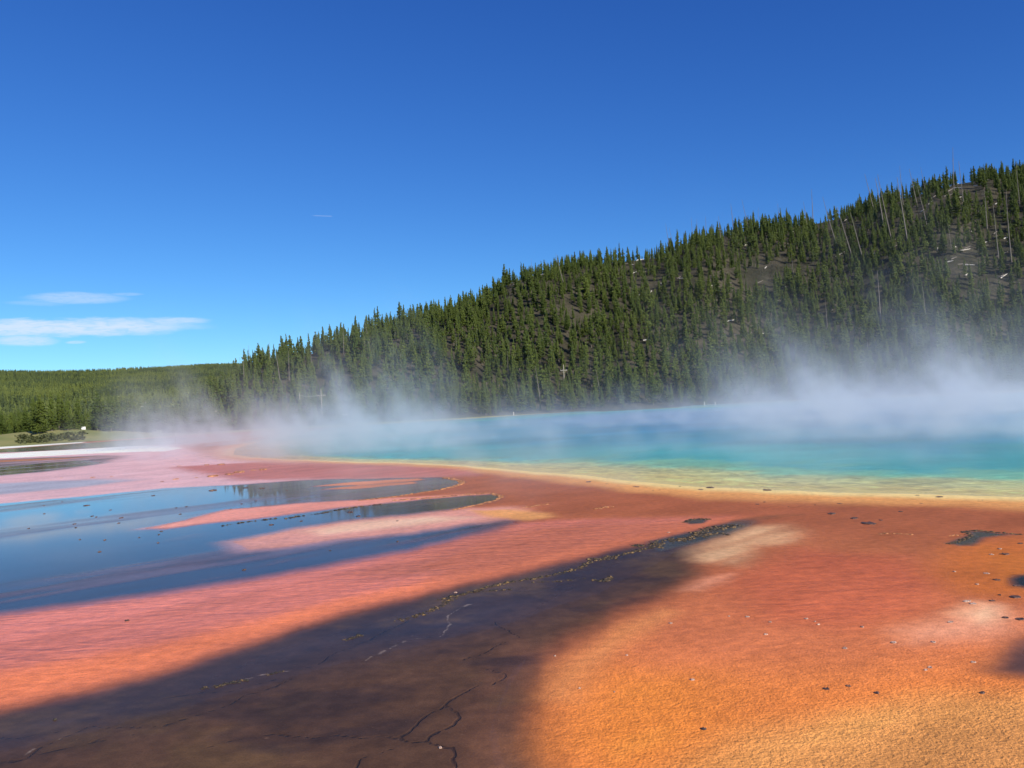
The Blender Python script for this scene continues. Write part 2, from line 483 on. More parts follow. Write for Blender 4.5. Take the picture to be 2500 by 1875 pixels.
# the deepest part of the spring lies to the right of the centre, the left arm stays shallower
xr = Q[:, 0] / np.maximum(Q[:, 1], 1)
lft = smooth(0.25, -0.15, xr)
dq = dp * (1 + 0.25 * mottle) * (1 + 0.7 * lft)
dq = np.where(dq > 13, 13 + (dq - 13) * (1 - 0.72 * lft), dq)
for d, c in ramp[1:]:
    c_ = s2l(*c)[None, :]
    w = smooth(prev, d, dq)[:, None]
    colr = colr * (1 - w) + c_ * w
    prev = d
tip = smooth(-0.17, -0.30, xr) * smooth(-3.4, -1.0, dp) * smooth(14, 2, dp) * 0.75
colr += (s2l(214, 160, 138)[None, :] - colr) * tip[:, None]
farrim = smooth(95, 130, qr) * smooth(-3.4, -1.5, dp) * smooth(9, 3, dp)
farc = np.where(dp[:, None] < 0.3, s2l(196, 190, 176)[None, :], s2l(70, 150, 160)[None, :])
farn = 0.35 + 0.65 * smooth(-0.1, 0.3, fbm(Q[:, 0] / 9, Q[:, 1] / 9, 180, 3))
colr += (farc * np.where(dp < 0.3, farn, 1)[:, None] - colr) * farrim[:, None]
sh = smooth(95, 60, qr) * smooth(0.5, 2.0, dp) * smooth(11, 6, dp)
pebf = fbm(Q[:, 0] * 4.2, Q[:, 1] * 1.6, 121, 4)
colr *= (1 + sh * (0.4 * peb + 0.45 * pebf + 0.3 * mottle))[:, None]
wav = fbm(Q[:, 0] * 0.10, Q[:, 1] * 0.16, 131, 5, 0.6)
colr *= (1 + smooth(6, 14, dp) * 0.35 * wav)[:, None]
inn = smooth(-1.0, 0.0, dp)
wet = wet * (1 - inn) + 0.3 * inn
ripple *= 1 - inn
bumpy = bumpy * (1 - inn) + 0.5 * inn

col_all = np.tile(s2l(118, 116, 70), (len(P), 1))
wet_all, bump_all, rip_all = np.zeros(len(P)), np.full(len(P), 0.3), np.zeros(len(P))
fade = smooth(-6, 10, -np.where(dp > -1e9, dp, 0)) * smooth(180, 215, qr)
grassc = s2l(150, 152, 84)
colr = colr * (1 - fade[:, None]) + grassc * fade[:, None]
wet *= 1 - fade
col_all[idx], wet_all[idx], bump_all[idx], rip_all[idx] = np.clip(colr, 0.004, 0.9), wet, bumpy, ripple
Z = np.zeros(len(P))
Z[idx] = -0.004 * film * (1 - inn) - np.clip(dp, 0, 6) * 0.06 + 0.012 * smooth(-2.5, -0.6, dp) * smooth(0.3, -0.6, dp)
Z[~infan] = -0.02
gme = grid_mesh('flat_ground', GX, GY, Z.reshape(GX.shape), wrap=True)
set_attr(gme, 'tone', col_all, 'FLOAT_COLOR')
set_attr(gme, 'wet', wet_all)
set_attr(gme, 'bumpy', bump_all)
set_attr(gme, 'ripple', rip_all)

# fine cracks in the bed of the brown channel
Zq = lambda pts: [(x * 0.5651, 1150 + y * 0.5651) for x, y in pts]
CR_DARK = [Zq(c) for c in (
    [(-60, 1140), (0, 1150), (80, 1155), (200, 1135), (300, 1115), (420, 1095), (560, 1105), (700, 1105), (800, 1075), (890, 1045), (950, 1018), (1050, 975), (1200, 930), (1280, 895)],
    [(870, 1188), (980, 1180), (1080, 1150), (1200, 1135), (1350, 1145), (1480, 1130), (1560, 1135), (1640, 1155), (1720, 1160), (1780, 1120), (1860, 1055), (1910, 1010), (1990, 965), (2060, 930)],
    [(1720, 1160), (1830, 1170), (1880, 1130), (1940, 1100), (2000, 1060), (1980, 1040), (1910, 1010)],
    [(1540, 1290), (1570, 1245), (1650, 1205), (1720, 1190)], [(0, 1262), (100, 1240), (180, 1195), (250, 1160), (420, 1092)],
    [(1970, 820), (2030, 800), (2130, 770), (2180, 740)], [(2130, 650), (2150, 675), (2200, 690), (2230, 720)],
    [(1280, 855), (1360, 835), (1450, 790), (1560, 745), (1700, 680), (1760, 645)], [(0, 1250), (200, 1225), (420, 1165), (560, 1140)],
    [(700, 985), (840, 960), (1000, 950), (1180, 905)], [(1830, 1170), (1940, 1200), (1950, 1270)], [(2080, 860), (2170, 885), (2120, 920)])]
CR_PALE = [Zq(c) for c in ([(1530, 830), (1640, 785), (1750, 730), (1810, 722), (1900, 715), (1945, 680), (1930, 640), (1965, 600), (2030, 575)],
                           [(1060, 905), (1150, 880), (1290, 855)], [(100, 1225), (240, 1165)])]
near = np.nonzero(qr < 24)[0]
Qc = Q[near] + np.stack([fbm(Q[near, 0] * 3, Q[near, 1] * 3, 5, 4), fbm(Q[near, 0] * 3 + 9, Q[near, 1] * 3, 6, 4)], 1) * 0.10
ck = np.full(len(P), 5.0)
cp = np.full(len(P), 5.0)
dk = np.full(len(near), 5.0)
for c in CR_DARK:
    dk = np.minimum(dk, ldist(Qc, gpoly(c)))
dl = np.full(len(near), 5.0)
for c in CR_PALE:
    dl = np.minimum(dl, ldist(Qc, gpoly(c)))
ck[idx[near]] = dk
cp[idx[near]] = dl
set_attr(gme, 'crack', ck)
set_attr(gme, 'seam', cp)

gm, G, gb = mat('mat_and_sinter')
pos = G.n.new('ShaderNodeNewGeometry').outputs['Position']
tone = G.attr('tone', 'Color')
awet, abump, arip = G.attr('wet'), G.attr('bumpy'), G.attr('ripple')
n_big = G.noise(pos, 0.9, 5.0, 0.6)
n_mid = G.noise(pos, 6.0, 5.0, 0.6)
n_fine = G.noise(pos, 45.0, 4.0, 0.65)
crackw = G.ss(G.attr('crack'), 0.026, 0.004)
crackh = G.ss(G.attr('crack'), 0.16, 0.0)
seamw = G.ss(G.attr('seam'), 0.022, 0.006)
v = G.m('ADD', G.m('MULTIPLY', G.ss(n_mid, 0.25, 0.75), 0.34), G.m('MULTIPLY', G.ss(n_fine, 0.25, 0.75), 0.34))
v = G.m('ADD', G.m('ADD', v, G.m('MULTIPLY', n_big, 0.4)), 0.46)
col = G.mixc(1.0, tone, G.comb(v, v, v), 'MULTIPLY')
pit = G.m('MULTIPLY', G.ss(G.noise(pos, 19.0, 4.0, 0.75), 0.58, 0.70), G.m('MULTIPLY_ADD', abump, 0.3, 0.16))
col = G.mixc(pit, col, (0.10, 0.035, 0.012, 1))
dash = G.noise(G.vm('MULTIPLY', pos, (2.2, 5.5, 1.0)), 3.2, 5.0, 0.75, 0.4)
col = G.mixc(G.m('MULTIPLY', G.ss(dash, 0.60, 0.72), 0.38), col, (0.09, 0.032, 0.014, 1))
col = G.mixc(G.m('MULTIPLY', G.ss(dash, 0.36, 0.26), 0.22), col, (0.62, 0.36, 0.22, 1))
col = G.mixc(G.m('MULTIPLY', crackh, 0.15), col, (0.02, 0.012, 0.01, 1))
col = G.mixc(G.m('MULTIPLY', G.m('MULTIPLY', crackw, G.ss(n_big, 0.3, 0.6, 0.3, 1.0)), 0.55), col, (0.012, 0.008, 0.008, 1))
col = G.mixc(G.m('MULTIPLY', G.m('MULTIPLY', seamw, G.ss(n_mid, 0.35, 0.6)), 0.6), col, (0.30, 0.22, 0.16, 1))
G.l.new(col, gb.inputs['Base Color'])
gb.inputs['Roughness'].default_value = 0.75
gb.inputs['Specular IOR Level'].default_value = 0.15
G.l.new(awet, gb.inputs['Coat Weight'])
gb.inputs['Coat IOR'].default_value = 1.33
G.l.new(G.ss(awet, 0.3, 0.95, 0.28, 0.035), gb.inputs['Coat Roughness'])
# ripples: wind drawn crests on the pink bar; grain: knobbly sinter on the apron
rv = G.vm('MULTIPLY', pos, (0.75, 2.1, 1.0))
ripn = G.m('ADD', G.noise(rv, 1.7, 2.0, 0.5, 0.9), G.m('MULTIPLY', G.noise(rv, 5.0, 2.0, 0.5, 0.5), 0.25))
rsin = G.m('SINE', G.m('ADD', G.vm('DOT_PRODUCT', pos, (3.4, 14.0, 0.0)), G.m('MULTIPLY', G.noise(pos, 0.75, 3.0, 0.55), 13.0)))
rsin = G.m('MULTIPLY', G.m('MULTIPLY', rsin, arip), G.ss(G.noise(pos, 0.35, 2.0, 0.5), 0.4, 0.6, 0.15, 1.0))
grain = G.noise(pos, 21.0, 3.0, 0.6)
h = G.m('ADD', G.m('MULTIPLY', G.m('MULTIPLY', ripn, arip), 0.05), G.m('MULTIPLY', G.m('MULTIPLY', grain, abump), 0.026))
h = G.m('ADD', h, G.m('MULTIPLY', G.m('MULTIPLY', n_fine, abump), 0.012))
h = G.m('SUBTRACT', h, G.m('MULTIPLY', crackw, 0.01))
h = G.m('ADD', h, G.m('MULTIPLY', rsin, 0.007))
bp = G.n.new('ShaderNodeBump')
bp.inputs['Strength'].default_value = 1.0
bp.inputs['Distance'].default_value = 1.0
G.l.new(h, bp.inputs['Height'])
G.l.new(bp.outputs[0], gb.inputs['Normal'])
bc = G.n.new('ShaderNodeBump')
bc.inputs['Strength'].default_value = 0.5
hh = G.m('ADD', G.m('ADD', G.m('MULTIPLY', rsin, 0.006), G.m('MULTIPLY', G.m('MULTIPLY', ripn, arip), 0.03)), G.m('MULTIPLY', G.m('MULTIPLY', grain, abump), 0.03))
G.l.new(G.m('ADD', hh, G.m('MULTIPLY', G.noise(pos, 2.2, 3.0, 0.5), 0.003)), bc.inputs['Height'])
G.l.new(bc.outputs[0], gb.inputs['Coat Normal'])
gme.materials.append(gm)
link('flat_ground', gme, kind='structure')

# ------------------------------------------------------------------ water of the spring
wm, Wt, wb = mat('spring_water')
Wt.n.remove(wb)
wpos = Wt.n.new('ShaderNodeNewGeometry').outputs['Position']
wv = Wt.noise(Wt.vm('MULTIPLY', wpos, (1.0, 1.6, 1.0)), 1.1, 3.0, 0.6, 0.4)
wbp = Wt.n.new('ShaderNodeBump')
wbp.inputs['Strength'].default_value = 1.0
wbp.inputs['Distance'].default_value = 1.0
Wt.l.new(Wt.m('MULTIPLY', wv, 0.2), wbp.inputs['Height'])
fr = Wt.n.new('ShaderNodeFresnel')
fr.inputs[0].default_value = 1.33
Wt.l.new(wbp.outputs[0], fr.inputs[1])
gl = Wt.n.new('ShaderNodeBsdfGlossy')
gl.inputs['Roughness'].default_value = 0.12
Wt.l.new(wbp.outputs[0], gl.inputs['Normal'])
tr = Wt.n.new('ShaderNodeBsdfTransparent')
tr.inputs[0].default_value = (0.93, 0.98, 0.98, 1)
mx = Wt.n.new('ShaderNodeMixShader')
Wt.l.new(Wt.m('MINIMUM', Wt.m('MULTIPLY', fr.outputs[0], 0.45), 0.22), mx.inputs[0])
Wt.l.new(tr.outputs[0], mx.inputs[1])
Wt.l.new(gl.outputs[0], mx.inputs[2])
Wt.l.new(mx.outputs[0], Wt.n['Material Output'].inputs['Surface'])
bm = bmesh.new()
inset = [bm.verts.new((p[0], p[1], -0.015)) for p in POOL]
bm.faces.new(inset)
bmesh.ops.triangulate(bm, faces=bm.faces[:])
wme = bpy.data.meshes.new('spring_water')
bm.to_mesh(wme)
bm.free()
wme.materials.append(wm)
link('spring_water', wme, kind='structure')

# ------------------------------------------------------------------ hills
RIDGE = [(300, 1070), (350, 1068), (395, 1058), (440, 1036), (480, 1004), (520, 968), (560, 940), (600, 914), (640, 892), (700, 880), (760, 864), (860, 832), (1000, 794), (1100, 766), (1180, 738),
         (1250, 690), (1290, 678), (1330, 670), (1400, 652), (1480, 643), (1600, 632), (1650, 612), (1700, 595), (1800, 568), (1900, 556), (2000, 545), (2080, 526), (2150, 503), (2250, 477),
         (2330, 455), (2400, 442), (2500, 432), (2700, 400), (3000, 372), (3400, 400), (4200, 520)]
r_az = np.array([px_azel(*p)[0] for p in RIDGE])
r_te = np.array([math.tan(R(px_azel(*p)[1])) for p in RIDGE])


def hill_z(x, y):
    t = np.degrees(np.arctan2(x, y))
    r = np.hypot(x, y)
    base_r = np.interp(t, [-25, -18, -10, 0, 15, 32, 60], [232, 226, 218, 216, 222, 205, 190]) + 5 * fbm(x / 45, y / 45, 200, 3)
    top_r = np.interp(t, [-25, -19, -15, -8, 0, 10, 20, 32, 60], [250, 285, 315, 345, 375, 415, 450, 470, 470])
    te = np.interp(t, r_az, r_te, left=-0.01, right=0.1)
    zt = EYE + top_r * te
    u = (r - base_r) / (top_r - base_r)
    uc = np.clip(u, 0, 1)
    s = 0.35 * uc + 0.65 * uc * uc * (3 - 2 * uc)
    s = np.where(u > 1, 1 - 0.55 * np.clip(u - 1, 0, 2) ** 1.3, s)
    z = zt * s
    mid = np.clip(4 * uc * (1 - uc), 0, 1) * np.clip(zt / 60, 0, 1)
    gul = fbm(t / 4.5 + 0.4 * u, u * 1.1 + 5, 210, 4)
    z = z + mid * (6.5 * gul + 1.8 * fbm(x / 14, y / 14, 220, 3))
    return np.where(u < 0, -0.6 + np.clip(u + 0.05, -1, 0), z - 0.6 * (1 - smooth(0, 0.06, u)))


tt_, rr_ = np.meshgrid(np.linspace(-25, 58, 420) * math.pi / 180, np.concatenate([np.linspace(195, 480, 190), np.linspace(485, 900, 30)]))
HX, HY = rr_ * np.sin(tt_), rr_ * np.cos(tt_)
hme = grid_mesh('forested_hill', HX, HY, hill_z(HX, HY))
hm, H, hb = mat('hillside_soil')
hp = H.n.new('ShaderNodeNewGeometry').outputs['Position']
hn = H.noise(hp, 0.07, 6.0, 0.65)
hn2 = H.noise(hp, 0.9, 5.0, 0.7)
hc = H.mixc(H.ss(hn, 0.38, 0.62), (0.040, 0.038, 0.022, 1), (0.086, 0.074, 0.050, 1))
hc = H.mixc(H.ss(hn2, 0.5, 0.75), hc, (0.034, 0.044, 0.016, 1))
hc = H.mixc(H.ss(H.noise(hp, 2.6, 3.0, 0.7), 0.62, 0.72), hc, (0.17, 0.14, 0.11, 1))
H.l.new(hc, hb.inputs['Base Color'])
hb.inputs['Roughness'].default_value = 0.95
hb.inputs['Specular IOR Level'].default_value = 0.1
hbp = H.n.new('ShaderNodeBump')
hbp.inputs['Distance'].default_value = 0.8
H.l.new(hn2, hbp.inputs['Height'])
H.l.new(hbp.outputs[0], hb.inputs['Normal'])
hme.materials.append(hm)
link('forested_hill', hme, kind='structure')


def far_z(x, y):
    t = np.degrees(np.arctan2(x, y))
    r = np.hypot(x, y)
    ridge = np.interp(t, [-60, -34, -29.5, -27, -24, -20, -17, -8, 10, 30], [0.9, 1.02, 1.0, 0.955, 0.99, 1.03, 1.03, 0.95, 0.85, 0.85])
    te = np.interp(r, [230, 300, 420, 650, 950, 1400, 2000, 2400, 3000], [-0.0126, -0.006, 0.000, 0.010, 0.023, 0.038, 0.0535, 0.0548, 0.042])
    z = EYE + te * r * np.where(te > 0, ridge, 1)
    k = smooth(300, 900, r)
    z = z + k * (0.005 * r * fbm(x / 420, y / 420, 300, 4)) + (1 - k) * smooth(230, 300, r) * 1.2 * fbm(x / 40, y / 40, 310, 3)
    # open grassy knoll beside the flat
    kn = px_ground(125, 1088) * 1.25
    z = z + 3.4 * np.exp(-(((x - kn[0]) / 26) ** 2 + ((y - kn[1]) / 22) ** 2) * 1.2)
    return z - 0.4 - 1.2 * smooth(228, 200, r)


tf, rf = np.meshgrid(np.linspace(-62, 12, 260) * math.pi / 180, np.concatenate([np.linspace(190, 420, 60), np.geomspace(430, 3300, 90)]))
FX, FY = rf * np.sin(tf), rf * np.cos(tf)
fme = grid_mesh('distant_hills', FX, FY, far_z(FX, FY))
fm_, F, fb = mat('distant_slopes')
fp = F.n.new('ShaderNodeNewGeometry').outputs['Position']
fl = F.vm('LENGTH', fp)
grass = F.mixc(F.ss(F.noise(fp, 0.09, 5.0, 0.6), 0.35, 0.65), (0.27, 0.25, 0.10, 1), (0.19, 0.205, 0.075, 1))
under = F.mixc(F.ss(F.noise(fp, 0.006, 5.0, 0.6), 0.35, 0.65), (0.048, 0.062, 0.022, 1), (0.085, 0.098, 0.034, 1))
F.l.new(F.mixc(F.ss(fl, 270, 420), grass, under), fb.inputs['Base Color'])
fb.inputs['Roughness'].default_value = 0.95
fb.inputs['Specular IOR Level'].default_value = 0.1
fme.materials.append(fm_)
link('distant_hills', fme, kind='structure')


def surf_z(x, y):
    """top of the solid ground at a place"""
    x, y = np.atleast_1d(np.asarray(x, float)), np.atleast_1d(np.asarray(y, float))
    t = np.degrees(np.arctan2(x, y))
    z = np.zeros(len(x))
    hz = np.where((t > -25) & (t < 58), hill_z(x, y), -9)
    fz = np.where((t > -62) & (t < 12), far_z(x, y), -9)
    return np.maximum(np.maximum(z, hz), fz)


def px_surface(px, py, rmin=150, rmax=2600):
    """where the ray of a photograph pixel meets the ground"""
    d = px_dir(px, py)
    r = np.concatenate([np.arange(rmin, 520, 0.5), np.arange(520, rmax, 4.0)])
    hd = math.hypot(d[0], d[1])
    x, y, z = d[0] / hd * r, d[1] / hd * r, EYE + d[2] / hd * r
    g = surf_z(x, y)
    k = np.nonzero(z <= g)[0]
    if not len(k):
        # skyline: the ground that comes closest to the ray
        k = [int(np.argmax((g - z)[r < 520]))]
    k = k[0]
    return np.array([x[k], y[k], g[k]])


# ------------------------------------------------------------------ pines
def leafmat(name, c1, c2):
    m, T, b = mat(name)
    oi = T.n.new('ShaderNodeObjectInfo').outputs['Random']
    p = T.n.new('ShaderNodeNewGeometry').outputs['Position']
    c = T.mixc(oi, c1, c2)
    c = T.mixc(T.m('MULTIPLY', T.ss(T.noise(p, 0.02, 3.0, 0.5), 0.35, 0.65), 0.45), c, (0.070, 0.094, 0.015, 1))
    c = T.mixc(T.m('MULTIPLY', T.ss(T.noise(p, 3.0, 3.0, 0.6), 0.3, 0.7), 0.55), c, (0.018, 0.030, 0.009, 1))
    T.l.new(c, b.inputs['Base Color'])
    b.inputs['Roughness'].default_value = 0.7
    b.inputs['Specular IOR Level'].default_value = 0.2
    return m


needles = leafmat('pine_needles', (0.058, 0.088, 0.015, 1), (0.112, 0.142, 0.024, 1))
far_needles, FN, fnb = mat('far_pine_needles')
fpos = FN.n.new('ShaderNodeNewGeometry').outputs['Position']
fnc = FN.mixc(FN.n.new('ShaderNodeObjectInfo').outputs['Random'], (0.030, 0.050, 0.014, 1), (0.090, 0.116, 0.024, 1))
fnc = FN.mixc(FN.m('MULTIPLY', FN.ss(FN.noise(fpos, 0.008, 5.0, 0.65), 0.46, 0.56), 0.75), fnc, (0.115, 0.140, 0.024, 1))
fnc = FN.mixc(FN.m('MULTIPLY', FN.ss(FN.noise(fpos, 0.013, 4.0, 0.65, 0.5), 0.52, 0.60), 0.8), fnc, (0.028, 0.046, 0.016, 1))
FN.l.new(fnc, fnb.inputs['Base Color'])
fnb.inputs['Roughness'].default_value = 0.8
barkm, Bk, bb = mat('bark')
Bk.l.new(Bk.mixc(Bk.noise(None, 9.0, 4.0), (0.10, 0.075, 0.055, 1), (0.19, 0.16, 0.13, 1)), bb.inputs['Base Color'])
bb.inputs['Roughness'].default_value = 0.9
deadm, Dd, db = mat('weathered_wood')
Dd.l.new(Dd.mixc(Dd.noise(None, 6.0, 4.0), (0.10, 0.085, 0.07, 1), (0.24, 0.21, 0.175, 1)), db.inputs['Base Color'])
db.inputs['Roughness'].default_value = 0.85
palem, Pl, pb = mat('bleached_wood')
Pl.l.new(Pl.mixc(Pl.noise(None, 5.0, 4.0), (0.45, 0.41, 0.34, 1), (0.72, 0.68, 0.60, 1)), pb.inputs['Base Color'])
pb.inputs['Roughness'].default_value = 0.8


def trunk_geo(h, r0, r1, n=6, seg=4, bend=0.0, z0=-0.3):
    vs_, fs = [], []
    for k in range(seg + 1):
        f = k / seg
        z = z0 + (h - z0) * f
        r = r0 + (r1 - r0) * f
        ox = bend * math.sin(f * 2.2)
        for i in range(n):
            a = i / n * 2 * math.pi
            vs_.append((ox + r * math.cos(a), r * math.sin(a), z))
    for k in range(seg):
        for i in range(n):
            j = (i + 1) % n
            fs.append((k * n + i, k * n + j, (k + 1) * n + j, (k + 1) * n + i))
    vs_.append((bend * math.sin(2.2), 0, h))
    t = len(vs_) - 1
    for i in range(n):
        fs.append((seg * n + i, seg * n + (i + 1) % n, t))
    return vs_, fs


def crown_geo(rn, levels, per, width, base=0.1, tuft=2, droop=0.25):
    """whorls of drooping boughs, each a small bent spray of needle tufts; unit height"""
    vs_, fs = [], []
    side = [1 + 0.28 * math.sin(rn.random() * 6.28 + k) for k in range(3)]
    for L in range(levels):
        f = (L + rn.random() * 0.7) / levels
        z = base + (1 - base) * f
        prof = (1 - f) ** 0.78 * (0.55 + 0.45 * min(1, f / 0.12 + 0.35))
        rad = width * prof * (0.75 + 0.5 * rn.random()) + 0.012
        for k in range(per if f < 0.8 else max(3, per - 3)):
            if rn.random() < 0.10:
                continue
            a = rn.random() * 6.283
            ln = rad * (0.6 + 0.6 * rn.random()) * (1 + 0.22 * math.sin(a * 2 + side[0] * 5))
            up = 0.15 * (f - 0.2) - droop * (1 - f) * (0.4 + rn.random() * 0.6)
            ca, sa = math.cos(a), math.sin(a)
            dz = (0.9 / levels) * (0.9 + rn.random() * 0.8)
            for s in range(tuft):
                q0, q1 = ln * s / tuft * 0.9, ln * (s + 1) / tuft
                w0 = (0.30 + 0.25 * rn.random()) * ln / tuft * (1.25 if s == 0 else 1.0) + 0.006
                tz0, tz1 = z + up * q0, z + up * q1 + 0.02 * rn.random()
                b = len(vs_)
                vs_ += [(ca * q0, sa * q0, tz0 + dz * 0.4), (ca * (q0 + q1) / 2 - sa * w0, sa * (q0 + q1) / 2 + ca * w0, tz0 - dz * 0.25),
                        (ca * q1, sa * q1, tz1 + dz * 0.15), (ca * (q0 + q1) / 2 + sa * w0, sa * (q0 + q1) / 2 - ca * w0, tz0 - dz * 0.25),
                        (ca * (q0 + q1) / 2, sa * (q0 + q1) / 2, tz0 - dz * 0.9)]
                fs += [(b, b + 1, b + 2), (b, b + 2, b + 3), (b + 1, b + 4, b + 2), (b + 3, b + 2, b + 4)]
    b = len(vs_)
    vs_ += [(0.012, 0, 0.95), (-0.006, 0.01, 0.95), (-0.006, -0.01, 0.95), (0, 0, 1.02)]
    fs += [(b, b + 1, b + 3), (b + 1, b + 2, b + 3), (b + 2, b, b + 3)]
    return vs_, fs


fine_trunk, fine_crown, fine_low = [], [], []
for k in range(8):
    rn = random.Random(100 + k)
    v1, f1 = trunk_geo(0.96, 0.017, 0.003, 6, 4, 0.01 * (k % 3 - 1), -0.04)
    fine_trunk.append(from_lists('pine_trunk', v1, f1, [barkm]))
    v2, f2 = crown_geo(rn, 26 + k % 3 * 3, 8, 0.17 + 0.02 * (k % 4), 0.06 + 0.04 * (k % 3), 2, 0.3)
    fine_crown.append(from_lists('pine_crown', v2, f2, [needles]))
proto = bpy.data.collections.new('forest_tree_kinds')
far_proto = bpy.data.collections.new('far_tree_kinds')
for k in range(7):
    rn = random.Random(300 + k)
    v1, f1 = trunk_geo(0.95, 0.018, 0.003, 5, 2, 0.0, -0.04)
    v2, f2 = crown_geo(rn, 17 + k % 3 * 2, 7, 0.15 + 0.022 * (k % 4), 0.05 + 0.05 * (k % 3), 2, 0.3)
    o_ = len(v1)
    me = from_lists('forest_pine', v1 + v2, f1 + [tuple(i + o_ for i in q) for q in f2], [barkm, needles], [0] * len(f1) + [1] * len(f2))
    proto.objects.link(bpy.data.objects.new('kind_%02d' % k, me))
    v2, f2 = crown_geo(rn, 8, 6, 0.21 + 0.03 * (k % 3), 0.05, 1, 0.3)
    far_proto.objects.link(bpy.data.objects.new('far_kind_%02d' % k, from_lists('far_pine', v2, f2, [far_needles])))

# where the pines stand on the hill: jittered spacing, thinned over the burnt and rocky places
BARE = [(2360, 470, 60, 26, 1.0), (2270, 520, 60, 22, 0.7), (2330, 640, 90, 30, 0.85), (1890, 665, 80, 34, 0.8), (1830, 700, 50, 22, 0.6), (1610, 690, 70, 30, 0.8), (1560, 640, 50, 14, 0.7),
        (2080, 560, 70, 16, 0.6), (1020, 768, 45, 12, 0.8), (1260, 690, 45, 12, 0.7), (1850, 812, 55, 10, 0.8), (2420, 560, 60, 30, 0.6), (1640, 590, 50, 14, 0.6), (2000, 548, 40, 10, 0.6), (1400, 770, 35, 22, 0.6), (2460, 690, 50, 22, 0.6)]


def hill_points(step, rmin, rmax, amin, amax):
    pts = []
    xs = np.arange(-260, 420, step)
    ys = np.arange(120, 560, step)
    X, Y = np.meshgrid(xs, ys)
    X = X + (rng.random(X.shape) - 0.5) * step * 0.95
    Y = Y + (rng.random(Y.shape) - 0.5) * step * 0.95
    X, Y = X.ravel(), Y.ravel()
    r, t = np.hypot(X, Y), np.degrees(np.arctan2(X, Y))
    k = (r > rmin) & (r < rmax) & (t > amin) & (t < amax)
    return X[k], Y[k]


hx, hy = hill_points(3.5, 205, 500, -21, 36)
hz = hill_z(hx, hy)
ok = hz > 0.3
hx, hy, hz = hx[ok], hy[ok], hz[ok]
pxx, pyy = project(np.stack([hx, hy, hz], 1))
dens = 0.90 + 0.30 * fbm(hx / 30, hy / 30, 400, 4)
dens -= 0.08 * smooth(1500, 2300, pxx) * smooth(800, 560, pyy)
up_ = np.degrees(np.arctan2(hx, hy))
dens -= 0.16 * smooth(0.80, 0.95, (np.hypot(hx, hy) - 215) / (np.interp(up_, [-25, -19, -15, -8, 0, 10, 20, 32, 60], [250, 285, 315, 345, 375, 415, 450, 470, 470]) - 215)) * smooth(1300, 1900, pxx)
for (bx, by, bw, bh, k) in BARE:
    dens -= k * np.exp(-(((pxx - bx) / bw) ** 2 + ((pyy - by) / bh) ** 2))
keep = rng.random(len(hx)) < dens
hx, hy, hz = hx[keep], hy[keep], hz[keep]
hh_ = 0.9 * (5.8 + 3.6 * rng.random(len(hx)) ** 1.3 + 1.3 * fbm(hx / 25, hy / 25, 410, 3)) * np.where(rng.random(len(hx)) < 0.22, 0.5 + 0.3 * rng.random(len(hx)), 1.0)
hh_ = hh_ * np.where(rng.random(len(hx)) < 0.09, 1.3, 1.0)
# saplings in the gaps
yx, yy = hill_points(4.6, 205, 500, -21, 36)
yz = hill_z(yx, yy)
ypx, ypy = project(np.stack([yx, yy, yz], 1))
yd = 0.55 + 0.4 * fbm(yx / 18, yy / 18, 430, 3)
for (bx, by, bw, bh, k) in BARE:
    yd -= 0.8 * k * np.exp(-(((ypx - bx) / bw) ** 2 + ((ypy - by) / bh) ** 2))
yk = (yz > 0.3) & (rng.random(len(yx)) < yd)
yx, yy, yz = yx[yk], yy[yk], yz[yk]
yh = 1.4 + 2.4 * rng.random(len(yx))
hx, hy, hz, hh_ = np.concatenate([hx, yx]), np.concatenate([hy, yy]), np.concatenate([hz, yz]), np.concatenate([hh_, yh])
# big shore pines named one by one in the photograph: foot pixel, height in pixels
FOOT = [(885, 1030, 78), (912, 1026, 62), (868, 1029, 45), (826, 1030, 60), (1012, 1012, 52), (990, 1018, 66), (1130, 1012, 60), (1175, 1012, 66), (1260, 1004, 62), (1395, 1000, 74), (1220, 1008, 52),
        (1340, 1002, 60), (1455, 1000, 55), (1690, 988, 66), (1722, 985, 58), (1780, 980, 70), (1640, 990, 56), (2080, 968, 66), (2180, 965, 60), (2270, 962, 70), (1945, 975, 58), (655, 1046, 66), (700, 1044, 60), (735, 1040, 64), (770, 1038, 52),
        (600, 1050, 58), (560, 1052, 62), (520, 1054, 50), (500, 1056, 44)]
fx, fy, fz, fh = [], [], [], []
for (px, py, ph) in FOOT:
    q = px_ground(px, py)
    q = q * min(1.0, 225 / np.hypot(*q)) if np.hypot(*q) > 225 else q
    fx.append(q[0]); fy.append(q[1]); fz.append(max(0.0, float(surf_z(q[0], q[1])[0]))); fh.append(ph / FPX * np.hypot(*q))
# left bank: trees round the knoll and on the rising ground behind
lx, ly = [], []
cand = rng.random((9000, 2))
la = R(-40) + cand[:, 0] * R(29)
lr = 205 + 245 * cand[:, 1] ** 0.8
LX, LY = lr * np.sin(la), lr * np.cos(la)
LZ = surf_z(LX, LY)
lpx, lpy = project(np.stack([LX, LY, LZ], 1))
okk = (fbm(LX / 30, LY / 30, 500, 4) > -0.22) & (rng.random(len(LX)) < 0.28)
meadow = np.exp(-(((lpx - 175) / 75) ** 2 + ((lpy - 1068) / 12) ** 2)) > 0.30
okk &= ~((np.abs(lpx - 203) < 10) & (lr < 310))
okk &= ~meadow & (lpy < 1083) & (hill_z(LX, LY) < 0.3)
LX, LY, LZ = LX[okk], LY[okk], LZ[okk]
LH = 5.2 + 3.2 * rng.random(len(LX)) + 1.2 * fbm(LX / 20, LY / 20, 510, 3)
AX = np.concatenate([hx, fx, LX]); AY = np.concatenate([hy, fy, LY]); AZ = np.concatenate([hz, fz, LZ]); AH = np.concatenate([hh_, fh, LH])
